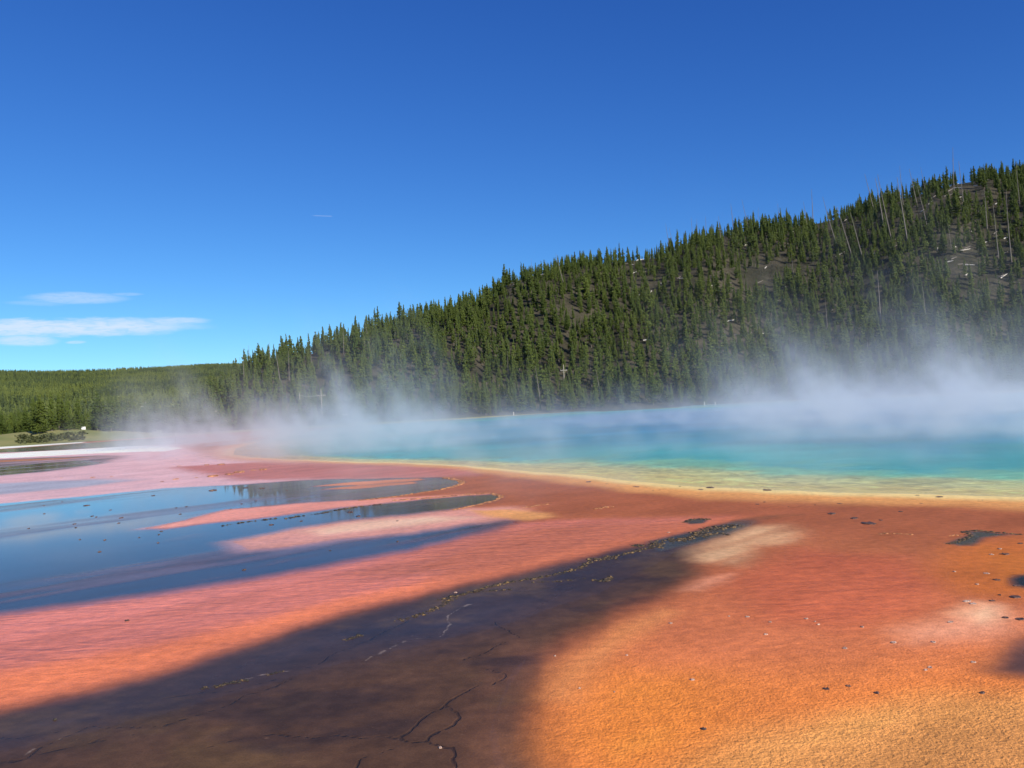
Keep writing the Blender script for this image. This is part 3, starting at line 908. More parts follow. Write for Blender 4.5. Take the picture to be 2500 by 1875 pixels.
zone_id = np.concatenate([np.zeros(len(hx)), np.ones(len(fx)), np.full(len(LX), 2)])
apx, apy = project(np.stack([AX, AY, AZ], 1))
dist = np.hypot(AX, AY)
score = AH / dist
vis = (apx > 2) & (apx < 2498)
# a pine counts as large in the picture when few others stand right in front of it
front = np.array([np.sum((np.abs(apx - a) < 14) & (dist < d - 1) & (apy - b < AH / dist * FPX) & (apy > b)) for a, b, d in zip(apx, apy, dist)])
eff = score * np.where(front <= 1, 1.0, np.where(front <= 3, 0.8, 0.5)) * vis + (zone_id == 1) * 1.0
order = np.argsort(-eff)
single, rest = order[:296], order[296:]

G_PINE = 'pines standing along the foot of the hill and on its slope'
for n_, i in enumerate(single):
    k = int(rng.integers(8))
    t = link('pine_tree', None, category='pine tree')
    t.empty_display_size = 0.5
    t.location = (AX[i], AY[i], AZ[i])
    s = AH[i]
    wd = s * (0.62 + 0.46 * rng.random())
    t.scale = (wd, wd, s)
    t.rotation_euler = ((rng.random() - 0.5) * 0.05, (rng.random() - 0.5) * 0.05, rng.random() * 6.28)
    link('trunk', fine_trunk[k], t)
    link('crown', fine_crown[k], t)
    tall_ = 'tall' if s > 8.6 else 'very tall' if s > 10 else 'small' if s < 6.6 else 'middle sized'
    full_ = 'slender' if wd / s < 0.84 else 'narrow conical' if wd / s < 0.96 else 'broad'
    if zone_id[i] == 2:
        spot = ('at the outer end of the grassy bank' if apx[i] < 110 else 'behind the grassy knoll' if apx[i] < 240 else 'below the tall crossarm pole left of the spur' if apx[i] < 420 else 'at the tip of the low spur')
        t['group'] = 'pines around the grassy knoll'
    elif AZ[i] < 6:
        near_ = np.argmin(np.abs(apx[i] - np.array([536, 733, 860, 1082, 1200, 1378, 1690, 1950, 2200, 2450])))
        spot = ('by the steam veiled crossarm pole', 'below the linked pair of poles', 'by the fallen logs on the far shore', 'by the leaning dead trunk on the far shore', 'between the shore trunk and short crossarm pole', 'below the short crossarm pole', 'by the marker posts on the far shore', 'behind the bluest part of the spring', 'behind the thickest steam', 'past the thickest steam')[near_]
        t['group'] = 'pines along the foot of the hill'
    else:
        spot = ('on the low spur' if apx[i] < 800 else 'on the densely wooded hill flank' if apx[i] < 1500 else 'on the grey scree part of the hill' if apx[i] < 2050 else 'on the burnt part of the hill')
        t['group'] = 'pines on the hill slope'
    t['label'] = '%s %s pine %s' % (tall_, full_, spot)


def forest(name, coll, X, Y, Z_, H_, ncount, label, cat):
    me = bpy.data.meshes.new(name)
    me.vertices.add(len(X))
    me.vertices.foreach_set('co', np.stack([X, Y, Z_], 1).astype(np.float32).ravel())
    w = H_ * (0.58 + 0.52 * rng.random(len(X)))
    set_attr(me, 'size', np.stack([w, w, H_], 1), 'FLOAT_VECTOR')
    set_attr(me, 'turn', np.stack([(rng.random(len(X)) - 0.5) * 0.08, (rng.random(len(X)) - 0.5) * 0.08, rng.random(len(X)) * 6.28], 1), 'FLOAT_VECTOR')
    set_attr(me, 'kind_index', rng.integers(0, ncount, len(X)), 'INT')
    o = link(name, me, kind='stuff', label=label, category=cat)
    ng = bpy.data.node_groups.new(name, 'GeometryNodeTree')
    ng.interface.new_socket('Geometry', in_out='INPUT', socket_type='NodeSocketGeometry')
    ng.interface.new_socket('Geometry', in_out='OUTPUT', socket_type='NodeSocketGeometry')
    N, L = ng.nodes, ng.links
    gi, go = N.new('NodeGroupInput'), N.new('NodeGroupOutput')
    iop, ci = N.new('GeometryNodeInstanceOnPoints'), N.new('GeometryNodeCollectionInfo')
    ci.inputs['Collection'].default_value = coll
    ci.inputs['Separate Children'].default_value = True
    ci.inputs['Reset Children'].default_value = True
    iop.inputs['Pick Instance'].default_value = True

    def named(nm, dt):
        a = N.new('GeometryNodeInputNamedAttribute')
        a.data_type = dt
        a.inputs['Name'].default_value = nm
        return a.outputs[0]
    L.new(gi.outputs[0], iop.inputs['Points'])
    L.new(ci.outputs[0], iop.inputs['Instance'])
    L.new(named('kind_index', 'INT'), iop.inputs['Instance Index'])
    L.new(named('size', 'FLOAT_VECTOR'), iop.inputs['Scale'])
    L.new(named('turn', 'FLOAT_VECTOR'), iop.inputs['Rotation'])
    L.new(iop.outputs[0], go.inputs[0])
    md = o.modifiers.new('instances', 'NODES')
    md.node_group = ng
    return o


forest('hillside_forest', proto, AX[rest], AY[rest], AZ[rest] - 0.1, AH[rest], 7, 'dense dark green pine forest covering the hill slope', 'forest')
c2 = rng.random((52000, 2))
da = R(-37) + c2[:, 0] * R(27)
dr = 430 + (2450 - 430) * c2[:, 1] ** 0.62
DX, DY = dr * np.sin(da), dr * np.cos(da)
kd = rng.random(len(DX)) < 0.62 + 0.9 * fbm(DX / 160, DY / 160, 600, 4)
DX, DY = DX[kd], DY[kd]
DZ = far_z(DX, DY)
DH = (6.0 + 5.5 * rng.random(len(DX)) ** 1.6) * (1 + 0.4 * fbm(DX / 240, DY / 240, 610, 3))
forest('distant_forest', far_proto, DX, DY, DZ - 0.3, DH, 7, 'green pine woods covering the low distant hills', 'forest')

# ------------------------------------------------------------------ standing dead trunks, fallen logs
snags = []
for k in range(5):
    rn = random.Random(900 + k)
    v1, f1 = trunk_geo(1.0, 0.016 + 0.002 * k, 0.004, 6, 5, 0.012 * (k - 2), -0.05)
    for q in range(5 + 3 * k):
        z = 0.35 + 0.6 * rn.random()
        a = rn.random() * 6.28
        ln = 0.05 * (1.2 - z) + 0.012
        b = len(v1)
        ox = 0.012 * (k - 2) * math.sin(z * 2.2)
        v1 += [(ox, 0, z - 0.004), (ox, 0, z + 0.004), (ox + math.cos(a) * ln, math.sin(a) * ln, z - 0.012), (ox - math.sin(a) * 0.004, math.cos(a) * 0.004, z)]
        f1 += [(b, b + 2, b + 3), (b + 1, b + 3, b + 2), (b, b + 1, b + 2)]
    snags.append(from_lists('dead_trunk', v1, f1, [deadm]))
# foot pixel, height px, lean px (top minus foot)
SNAG = [(1632, 530, 70, -10), (1642, 535, 55, -12), (1700, 515, 55, -4), (1720, 500, 55, -4), (1790, 556, 70, -8), (1832, 570, 80, -20), (1850, 545, 52, 0), (1905, 560, 60, -6), (1985, 545, 80, -3), (1972, 560, 65, -10),
        (2045, 605, 120, -30), (2085, 640, 130, -34), (2110, 645, 120, -28), (2135, 520, 90, -22), (2160, 570, 125, -18), (2178, 590, 150, -32), (2205, 500, 85, -6), (2220, 615, 165, -24), (2240, 505, 85, -18), (2265, 560, 95, -26),
        (2262, 480, 66, -10), (2330, 490, 112, -4), (2355, 520, 110, -12), (2322, 603, 52, -8), (2412, 590, 110, -4), (2470, 640, 150, -8), (2490, 505, 92, -10), (2440, 650, 130, -12), (2150, 790, 120, -4), (2262, 800, 90, -10), (2236, 770, 80, -3),
        (2120, 900, 70, -2), (2185, 880, 55, -3), (1320, 985, 90, -14), (1344, 955, 50, -3), (1082, 1005, 70, -8), (1115, 860, 50, -2), (1445, 945, 70, -4), (1468, 980, 80, -14), (905, 870, 80, -14), (890, 860, 40, 0), (840, 880, 80, -2),
        (1378, 700, 82, -22), (1300, 668, 42, -4), (1312, 668, 26, -2), (1338, 665, 34, -6), (1345, 660, 30, 0), (1010, 745, 36, -5), (1172, 720, 30, 0), (940, 765, 40, -6), (828, 800, 42, -2), (845, 790, 30, -3), (660, 905, 66, -4), (684, 932, 80, -12),
        (706, 928, 70, -3), (730, 910, 50, -3), (760, 908, 60, -1), (612, 905, 60, -5), (636, 900, 40, -4), (596, 935, 65, -5), (575, 960, 45, -2), (590, 895, 46, -6), (860, 1020, 40, 0), (1690, 470 + 90, 62, -4), (1760, 600, 70, -6), (1880, 640, 62, -8),
        (1940, 690, 66, -8), (2020, 800, 70, -4), (1550, 700, 40, -3), (1240, 905, 44, -2)]
for n_, (px, py, hp_, lean) in enumerate(SNAG):
    q = px_surface(px, py)
    d = math.hypot(q[0], q[1])
    hgt = hp_ / FPX * d * 1.02
    o = link('dead_trunk', snags[n_ % 5], None, category='dead tree')
    o.location = q
    o.scale = (hgt * 0.6, hgt * 0.6, hgt)
    # lean relative to the tilt of the picture
    ang = math.atan2(lean, hp_) + R(3.1)
    o.rotation_euler = (R(rng.uniform(-4, 4)), ang, 0)
    if py < 700:
        o['label'], o['group'] = '%s bare dead trunk %s %s' % ('very long' if hp_ > 110 else 'long' if hp_ > 60 else 'short', 'leaning strongly' if lean < -13 else 'leaning slightly' if lean < -5 else 'standing straight', 'on the burnt right crest of the hill' if px > 2100 else 'on the middle crest of the hill' if px > 1500 else 'on the lower wooded crest of the hill'), 'dead trunks on the ridge'
    elif px < 800:
        o['label'], o['group'] = 'thin bare dead trunk on the low left spur of the hill', 'dead trunks on the low spur'
    else:
        o['label'], o['group'] = '%s bare dead trunk %s among pines %s' % ('long' if hp_ > 66 else 'short', 'leaning' if lean < -7 else 'standing straight', 'above the thick steam' if px > 1900 else 'at the hill foot' if py > 930 else 'on the lower hillside'), 'dead trunks on the lower hillside'

logs = []
for k in range(4):
    rn = random.Random(950 + k)
    v1, f1 = trunk_geo(1.0, 0.030, 0.014, 6, 4, 0.02 * (k - 1.5), 0.0)
    for q in range(k + 1):
        z = 0.3 + 0.6 * rn.random()
        a = rn.random() * 3.1
        b = len(v1)
        v1 += [(0, 0, z), (0.006, 0, z + 0.03), (math.cos(a) * 0.09, math.sin(a) * 0.09, z + 0.05), (0, 0.008, z + 0.012)]
        f1 += [(b, b + 2, b + 3), (b + 1, b + 3, b + 2), (b, b + 1, b + 2)]
    logs.append(from_lists('fallen_log', v1, f1, [palem if k % 2 else deadm]))
LOG = [(2318, 466, 40, 30), (2338, 448, 16, 34), (2400, 446, 34, 34), (2412, 440, 22, 36), (2282, 480, 34, 36), (2272, 496, 18, 40), (2318, 478, 24, 14), (2342, 484, 14, 20), (2305, 550, 18, 34), (2315, 553, 10, 30), (2400, 515, 22, 18),
       (2385, 454, 14, 8), (2362, 606, 14, 20), (2354, 612, 24, 8), (2430, 580, 10, 24), (2412, 592, 12, 20), (2405, 603, 10, 20), (2360, 672, 18, 34), (2380, 674, 10, 50), (2452, 676, 22, 34), (2446, 622, 22, 26), (2405, 644, 10, 20),
       (2290, 643, 12, 24), (2290, 610, 10, 70), (2305, 622, 10, 20), (2330, 606, 10, 4), (2440, 657, 8, 6), (1944, 565, 34, 18), (1960, 560, 20, 20), (2052, 622, 30, 28), (2108, 604, 20, 4), (2182, 588, 14, 24), (2184, 604, 16, 30), (1916, 702, 30, 6),
       (1905, 735, 26, 4), (1870, 655, 16, 40), (1856, 690, 14, 30), (1540, 726, 14, 30), (1528, 736, 10, 30), (1565, 720, 12, 26), (1572, 722, 10, 10), (1590, 714, 8, 60), (1530, 840, 12, 30), (1585, 830, 22, 10), (1500, 780, 14, 12), (1785, 784, 20, 10),
       (1748, 765, 12, 40), (1552, 666, 26, 20), (1580, 664, 20, 12), (1640, 600, 20, 10), (1005, 782, 24, 16), (1030, 765, 34, 2), (1060, 762, 24, 2), (1000, 790, 30, 20), (1050, 780, 26, 16), (1020, 775, 20, 10), (980, 800, 14, 24), (1325, 668, 12, 40),
       (1388, 664, 8, 20), (2130, 622, 10, 20), (2150, 640, 12, 24), (1820, 600, 14, 10), (1710, 660, 14, 30), (1735, 700, 14, 12), (2030, 760, 10, 40), (1985, 766, 8, 40), (1795, 820, 24, 6), (1870, 816, 20, 2), (1660, 640, 12, 8), (2460, 580, 20, 24),
       (2480, 500, 20, 26), (2470, 480, 16, 30), (330, 1046, 40, 12), (368, 1038, 26, 6), (345, 1044, 24, 10), (845, 1014, 18, 6), (852, 1020, 22, 4)]
while len(LOG) < 130:
    bx, by, bw, bh, k = BARE[int(rng.integers(len(BARE)))]
    LOG.append((float(bx + rng.normal() * bw * 0.6), float(by + rng.normal() * bh * 0.6), float(rng.uniform(7, 18)), float(rng.choice([rng.uniform(20, 45), rng.uniform(-4, 10)]))))
for n_, (px, py, ln, slope) in enumerate(LOG):
    q = px_surface(px, py)
    dx = ln * 0.5 * math.cos(R(slope))
    dy = ln * 0.5 * math.sin(R(slope))
    a, b = px_surface(px - dx, py + dy), px_surface(px + dx, py - dy)
    d = math.hypot(q[0], q[1])
    want = ln / FPX * d * 1.3
    v = Vector(b - a)
    if v.length < 0.3 or v.length > 3.5 * want:
        v = Vector((1, 0.3, 0.4))
    v.normalize()
    length = max(want, 1.5)
    o = link('fallen_log', logs[n_ % 4], None, category='log')
    o.location = Vector(q) - v * length * 0.5 + Vector((0, 0, 0.22))
    o.rotation_euler = v.to_track_quat('Z', 'Y').to_euler()
    tk = max(length * 0.95, 7.0)
    o.scale = (tk, tk, length)
    if px < 700:
        o['label'], o['group'] = 'pale fallen log lying at the edge of the low woods on the left bank', 'logs at the edge of the low woods'
    elif px < 1100:
        o['label'], o['group'] = 'weathered fallen log lying on the lower left part of the hill', 'logs low on the hill'
    else:
        o['label'] = '%s %s fallen log lying %s %s' % ('long' if length > 5 else 'short', 'bleached white' if n_ % 2 else 'grey', 'steeply' if slope > 17 else 'nearly level', 'on the bare knob of the hill' if (px > 2200 and py < 530) else 'on the burnt right slope of the hill' if px > 2030 else 'on the grey scree of the hill' if px > 1690 else 'in the clearing on the wooded flank')
        o['group'] = 'fallen logs on the bare slope'

# ------------------------------------------------------------------ utility poles
poleM, Po, pob = mat('pole_timber')
Po.l.new(Po.mixc(Po.noise(None, 7.0, 4.0), (0.20, 0.17, 0.13, 1), (0.38, 0.34, 0.28, 1)), pob.inputs['Base Color'])
pob.inputs['Roughness'].default_value = 0.85
wireM, Wi, wib = mat('cable')
wib.inputs['Base Color'].default_value = (0.25, 0.24, 0.22, 1)


def box_geo(cx, cy, cz, sx, sy, sz):
    v = [(cx + a * sx / 2, cy + b * sy / 2, cz + c * sz / 2) for a in (-1, 1) for b in (-1, 1) for c in (-1, 1)]
    return v, [(0, 1, 3, 2), (4, 6, 7, 5), (0, 4, 5, 1), (2, 3, 7, 6), (0, 2, 6, 4), (1, 5, 7, 3)]


def pole(px, ytop, yfoot, r, arm, label, group=None):
    d = px_dir(px, yfoot)
    hd = math.hypot(d[0], d[1])
    x, y = d[0] / hd * r, d[1] / hd * r
    zt = EYE + px_dir(px, ytop)[2] / math.hypot(*px_dir(px, ytop)[:2]) * r
    z0 = float(surf_z(x, y)[0]) - 0.2
    t = link('utility_pole', None, label=label, category='utility pole')
    if group:
        t['group'] = group
    t.location = (x, y, z0)
    hgt = zt - z0
    v, f = trunk_geo(hgt, 0.16, 0.11, 8, 3, 0.0, 0.0)
    link('pole', from_lists('pole', v, f, [poleM]), t)
    if arm:
        v, f = box_geo(0, -0.2, hgt - 1.6, arm, 0.12, 0.17)
        link('crossarm', from_lists('crossarm', v, f, [poleM]), t)
        for s in (-0.42, -0.2, 0.2, 0.42):
            v, f = trunk_geo(0.22, 0.06, 0.05, 6, 2, 0, 0)
            io = link('insulator', from_lists('insulator', v, f, [wireM]), t)
            io.location = (s * arm, -0.2, hgt - 1.48)
        for s in (-1, 1):
            v, f = box_geo(0, 0, 0, 0.05, 0.05, 1.0)
            bo = link('brace', from_lists('brace', v, f, [poleM]), t)
            bo.location = (s * 0.34, -0.2, hgt - 2.0)
            bo.rotation_euler = (0, s * R(45), 0)
    return Vector((x, y, zt))


p1 = pole(785, 951, 985, 236, 2.6, 'timber utility pole with crossarm on the lower hillside beside a bare pole')
p2 = pole(733, 959, 1000, 234, 0, 'plain timber pole without crossarm, linked by cable to the crossarm pole')
pole(1378, 890, 940, 232, 1.9, 'timber utility pole with short crossarm among pines behind the middle of the spring')
pole(536, 988, 1030, 222, 1.9, 'timber utility pole with crossarm half veiled by steam at the left spur')
pole(357, 981, 1006, 330, 3.4, 'tall timber utility pole with crossarm above the woods left of the spur')
bm = bmesh.new()
a_, b_ = p1 + Vector((-1.0, -0.2, -1.5)), p2 + Vector((0, 0, -0.6))
prevr = None
for k in range(9):
    f = k / 8
    c = a_.lerp(b_, f) + Vector((0, 0, -0.35 * 4 * f * (1 - f)))
    ring = [bm.verts.new(c + Vector((0, math.cos(q) * 0.035, math.sin(q) * 0.035))) for q in (0, 2.1, 4.2)]
    if prevr:
        for i in range(3):
            bm.faces.new((prevr[i], prevr[(i + 1) % 3], ring[(i + 1) % 3], ring[i]))
    prevr = ring
cm = bpy.data.meshes.new('cable')
bm.to_mesh(cm)
bm.free()
cm.materials.append(wireM)
link('cable', cm, label='thin sagging cable strung between the two poles on the hillside', category='cable')

# slim pale marker posts on the far shore
for (px, py, hpx) in ((712, 1046, 9), (1254, 1013, 8), (1720, 986, 8), (1746, 985, 6)):
    q = px_ground(px, py)
    q = q * min(1, 214 / np.hypot(*q))
    hgt = hpx / FPX * np.hypot(*q) * 1.1
    v, f = trunk_geo(hgt, 0.10, 0.09, 6, 2, 0, 0)
    o = link('marker_post', from_lists('marker_post', v, f, [palem]), None, label='short pale marker post on the far shore of the spring', category='post', group='marker posts on the far shore')
    o.location = (q[0], q[1], float(surf_z(q[0], q[1])[0]) - 0.02)

# small white vehicle parked among the trees
whiteM, Wm, wmb = mat('white_paint')
wmb.inputs['Base Color'].default_value = (0.8, 0.79, 0.76, 1)
darkM, Dm, dmb = mat('dark_rubber_and_glass')
dmb.inputs['Base Color'].default_value = (0.02, 0.02, 0.025, 1)
vd = px_dir(203, 1038)
vd = vd / math.hypot(vd[0], vd[1]) * 300
vq = np.array([vd[0], vd[1], float(surf_z(vd[0], vd[1])[0])])
vt = link('parked_vehicle', None, label='small white vehicle parked among the pines above the grassy knoll', category='vehicle')
vt.location = vq
vt.rotation_euler = (0, 0, R(118))
vt.scale = (0.75, 0.75, 0.75)
bm = bmesh.new()
prof = [(-1.5, 0.4), (1.6, 0.4), (1.7, 1.1), (1.2, 1.25), (0.85, 2.3), (-1.5, 2.4)]
for s in (-0.85, 0.85):
    bm.faces.new([bm.verts.new((x, s, z)) for x, z in prof])
bm.verts.ensure_lookup_table()
for i in range(6):
    j = (i + 1) % 6
    bm.faces.new((bm.verts[i], bm.verts[j], bm.verts[6 + j], bm.verts[6 + i]))
bmesh.ops.recalc_face_normals(bm, faces=bm.faces[:])
vm_ = bpy.data.meshes.new('body')
bm.to_mesh(vm_)
bm.free()
vm_.materials.append(whiteM)
link('body', vm_, vt)
for cx in (-1.0, 1.05):
    for cyy in (-0.85, 0.85):
        v, f = trunk_geo(0.12, 0.38, 0.38, 10, 1, 0, -0.12)
        o = link('wheel', from_lists('wheel', v, f, [darkM]), vt)
        o.location, o.rotation_euler = (cx, cyy, 0.38), (R(90), 0, 0)
for cx in (-0.9, 0.1):
    v, f = box_geo(cx, -0.855, 1.75, 0.8, 0.04, 0.5)
    link('window', from_lists('window', v, f, [darkM]), vt)

# low shrubs along the grassy bank
shrubM = leafmat('sagebrush', (0.11, 0.115, 0.06, 1), (0.16, 0.15, 0.085, 1))
shr = []
for k in range(4):
    rn = random.Random(40 + k)
    v, f = [], []
    for q in range(70):
        a, e = rn.random() * 6.28, rn.random() * 1.4
        c = np.array([math.cos(a) * math.cos(e), math.sin(a) * math.cos(e), 0.75 * math.sin(e)]) * (0.3 + 0.2 * rn.random())
        s = 0.16
        b = len(v)
        for _ in range(3):
            v.append(tuple(c + (np.array([rn.random(), rn.random(), rn.random()]) - 0.5) * s * 2))
        f.append((b, b + 1, b + 2))
    shr.append(from_lists('shrub', v, f, [shrubM]))
for n_ in range(30):
    px = 50 + n_ * 5.2 + rng.uniform(-3, 3)
    py = 1084 - (px - 50) * 0.055 - rng.uniform(3, 9)
    q = px_ground(px, min(py, 1080))
    q = q * (196 + rng.uniform(-4, 8)) / np.hypot(*q)
    o = link('sagebrush_shrub', shr[n_ % 4], None, label='%s grey green shrub in the row along the grassy bank, %s' % (('low flat', 'bushy', 'open', 'ragged')[n_ % 4], 'below the knoll' if px > 120 else 'short of the knoll'), category='shrub', group='shrubs along the grassy bank')
    o.location = (q[0], q[1], float(surf_z(q[0], q[1])[0]) + 0.05)
    s = rng.uniform(1.3, 2.4)
    o.scale = (s * 1.3, s, s * 0.9)

# ------------------------------------------------------------------ crusts and fragments on the mats
crustM, Cm, crb = mat('dark_crust')
cpn = Cm.n.new('ShaderNodeNewGeometry').outputs['Position']
Cm.l.new(Cm.mixc(Cm.ss(Cm.noise(cpn, 14.0, 4.0, 0.7), 0.48, 0.66), (0.026, 0.020, 0.012, 1), (0.26, 0.155, 0.055, 1)), crb.inputs['Base Color'])
crb.inputs['Roughness'].default_value = 0.7
rustM, Rm, rub = mat('orange_crust')
rpn = Rm.n.new('ShaderNodeNewGeometry').outputs['Position']
Rm.l.new(Rm.mixc(Rm.ss(Rm.noise(rpn, 5.0, 4.0, 0.7), 0.35, 0.65), (0.16, 0.06, 0.025, 1), (0.55, 0.24, 0.09, 1)), rub.inputs['Base Color'])
rub.inputs['Roughness'].default_value = 0.8
greyM, Gm, grb = mat('pale_sinter_chip')
gpn = Gm.n.new('ShaderNodeNewGeometry').outputs['Position']
Gm.l.new(Gm.mixc(Gm.ss(Gm.noise(gpn, 22.0, 4.0, 0.7), 0.35, 0.65), (0.24, 0.14, 0.10, 1), (0.58, 0.40, 0.29, 1)), grb.inputs['Base Color'])
brownM, Brm, brb = mat('brown_crust_chip')
bpn = Brm.n.new('ShaderNodeNewGeometry').outputs['Position']
Brm.l.new(Brm.mixc(Brm.ss(Brm.noise(bpn, 16.0, 4.0, 0.7), 0.4, 0.65), (0.035, 0.022, 0.018, 1), (0.20, 0.10, 0.06, 1)), brb.inputs['Base Color'])
brb.inputs['Roughness'].default_value = 0.6


def lump(v, f, cx, cy, cz, sx, sy, sz, rn):
    b = len(v)
    n = 6
    a0 = rn.random() * 6.28
    for (k, zz) in ((1.0, 0.0), (0.82, 0.65)):
        for i in range(n):
            a = a0 + i / n * 6.283
            q = k * (0.7 + 0.6 * rn.random())
            v.append((cx + math.cos(a) * sx * q, cy + math.sin(a) * sy * q, cz + zz * sz * (0.7 + 0.6 * rn.random())))
    v.append((cx, cy, cz + sz))
    for i in range(n):
        j = (i + 1) % n
        f.append((b + i, b + j, b + n + j, b + n + i))
        f.append((b + n + i, b + n + j, b + 2 * n))


def ridge(pts, size_px, m, label, spread=1.0, density=1.0, gap=0.0):
    line = gpoly(pts)
    rn = random.Random(int(pts[0][0] * 7 + pts[0][1]))
    v, f = [], []
    for i in range(len(line) - 1):
        a, b = line[i], line[i + 1]
        d = np.hypot(*((a + b) / 2))
        s = size_px / FPX * d
        n = max(4, int(np.hypot(*(b - a)) / (s * 0.26) * density))
        for k in range(n):
            if gap and vnoise(np.array([(i * 5 + k / n * 5) * 1.3]), np.array([0.5]), 5)[0] < gap:
                continue
            t = (k + rn.random()) / n
            c = a + (b - a) * t + np.array([rn.gauss(0, 1), rn.gauss(0, 1)]) * s * 0.9 * spread
            q = s * (0.10 + 0.55 * rn.random() ** 2.2)
            lump(v, f, c[0], c[1], -0.012, q * 1.6, q * 1.3, q * 0.6 + 0.014, rn)
    o = link('crust_ridge', from_lists('crust_ridge', v, f, [m]), None, label=label, category='crust', kind='stuff')
    return o


r6 = lambda pts: [(1200 + x * 0.2712, 1150 + y * 0.2712) for x, y in pts]
ridge(r6([(-480, 1160), (-300, 1120), (0, 1035), (240, 985), (480, 950), (720, 900), (830, 855), (900, 810), (1000, 790), (1150, 760), (1320, 715), (1480, 680)]), 7.5, crustM, 'long broken ridge of dark yellow crust winding along the brown channel', 0.6)
ridge(r6([(900, 790), (1010, 800), (1100, 775)]), 7, crustM, 'short thick lump of dark crust beside the long channel ridge', 1.2, 1.5)
ridge(r6([(1280, 670), (1380, 675), (1480, 650), (1500, 690)]), 8, crustM, 'cluster of dark crust where the long channel ridge ends', 1.0, 1.4)
ridge(r6([(1560, 625), (1700, 620), (1830, 590), (1900, 545), (2000, 515), (2212, 490)]), 7, crustM, 'wide scatter of dark crust at the narrow head of the brown channel', 2.2, 1.8)
ridge(r6([(1900, 575), (2040, 560), (2140, 575)]), 6, crustM, 'low crust strip on the lower side of the channel head', 1.0, 1.2)
ridge(r6([(930, 985), (1010, 992), (1055, 985), (1060, 955)]), 8, crustM, 'hooked clump of dark crust standing in the blue channel water', 0.6, 1.5)
ridge(r6([(370, 1005), (450, 1000), (520, 995), (700, 985), (830, 970)]), 5, crustM, 'thin dotted line of crust below the long channel ridge', 0.9, 0.6, 0.35)
ridge(r6([(1735, 462), (1790, 440), (1860, 430), (1960, 438)]), 6, crustM, 'dark crust rim of the tiny oval pool above the channel head', 0.6, 1.3)
ridge(r6([(940, 345), (1000, 330), (1090, 322)]), 6, rustM, 'orange crust streak on the brown mat between the pool and the channel', 0.8, 1.2)
ridge(r6([(300, 330), (400, 312), (510, 297)]), 5, rustM, 'thin orange crust streak near the end of the dark water fingers', 0.9, 0.8)
ridge([(1085, 1166), (1124, 1174), (1130, 1180), (1108, 1188), (1074, 1196), (961, 1213), (880, 1222)], 5.5, rustM, 'orange crust rim round the farther dark water finger', 0.5, 1.2)
ridge([(960, 1222), (1034, 1217), (1120, 1210), (1198, 1204), (1226, 1212), (1212, 1221), (1186, 1228), (1107, 1245)], 5.5, rustM, 'orange crust rim round the nearer dark water finger', 0.5, 1.2)
ridge([(700, 1265), (790, 1252), (850, 1240), (940, 1230)], 4.5, crustM, 'thin dark crust line along the pink tongue in the blue water', 0.6, 0.6, 0.3)
ridge([(540, 1284), (600, 1274), (680, 1265)], 4.5, crustM, 'dark crust dashes continuing the line left of the pink tongue', 0.6, 0.5, 0.3)
ridge([(495, 1682), (530, 1675), (560, 1668), (598, 1661)], 7, crustM, 'golden crust strip beside a crack in the brown channel bed', 0.8, 1.0)
ridge([(648, 1648), (670, 1643), (688, 1639)], 6, crustM, 'small golden crust patch at the end of a crack', 0.8, 1.0)
ridge([(832, 1563), (860, 1557), (888, 1550)], 7, crustM, 'golden crust islet in the dark part of the channel', 1.0, 1.2)
ridge([(972, 1515), (1020, 1504), (1070, 1484), (1100, 1462), (1112, 1452)], 7, crustM, 'golden brown crust band climbing towards the long channel ridge', 1.1, 1.0)
ridge(Zq([(2020, 520), (2100, 520), (2212, 510)]), 5, crustM, 'faint crust string under the long channel ridge', 0.8, 0.8)
r1 = lambda pts: [(2200 + x * 0.2653, 1280 + y * 0.2653) for x, y in pts]
ridge(r1([(435, 182), (550, 150), (640, 112), (620, 85), (570, 72), (640, 60), (700, 58), (900, 76), (1110, 96)]), 5, crustM, 'jagged dark crust rim of the small green pool on the orange apron', 0.6, 1.3)
ridge(r1([(440, 110), (500, 100), (570, 110)]), 4.5, rustM, 'short orange crust step beside the small green pool', 0.6, 1.2)
ridge(r1([(-220, 95), (-120, 85), (0, 90), (90, 95)]), 5, rustM, 'low reddish crust ledge left of the small green pool', 0.6, 1.0)
ridge(r6([(1790, 205), (2500, 205), (2540, 200)]), 3.0, brownM, 'sparse brown crumbs along the orange margin of the spring', 2.0, 0.06)

slabs = []
for k in range(7):
    rn = random.Random(70 + k)
    n = 9
    v, f = [], []
    out = [(0.35 + 0.3 * rn.random()) for _ in range(n)]
    for zz, sc_ in ((0, 1.0), (0.10, 0.96), (0.16, 0.7)):
        for i in range(n):
            a = i / n * 6.283
            v.append((math.cos(a) * out[i] * sc_, math.sin(a) * out[i] * sc_, zz * (0.7 + 0.7 * rn.random())))
    v.append((0, 0, 0.13))
    for L_ in range(2):
        for i in range(n):
            j = (i + 1) % n
            f.append((L_ * n + i, L_ * n + j, (L_ + 1) * n + j, (L_ + 1) * n + i))
    for i in range(n):
        f.append((2 * n + i, 2 * n + (i + 1) % n, 3 * n))
    slabs.append((v, f))
slab_me = {}


def chip(px, py, wpx, m, label, group, aspect=1.0):
    k = int(rng.integers(7))
    key = (k, m.name)
    if key not in slab_me:
        slab_me[key] = from_lists('crust_fragment', slabs[k][0], slabs[k][1], [m])
    q = px_ground(px, py)
    o = link('crust_fragment', slab_me[key], None, label=label, category='fragment', group=group)
    s = wpx / FPX * np.hypot(*q)
    o.location = (q[0], q[1], -0.006)
    o.scale = (s * 0.62, s * aspect * 0.6, min(max(s * 0.45, 0.10), 0.5))
    o.rotation_euler = (0, 0, rng.uniform(-0.3, 0.3))
    return o


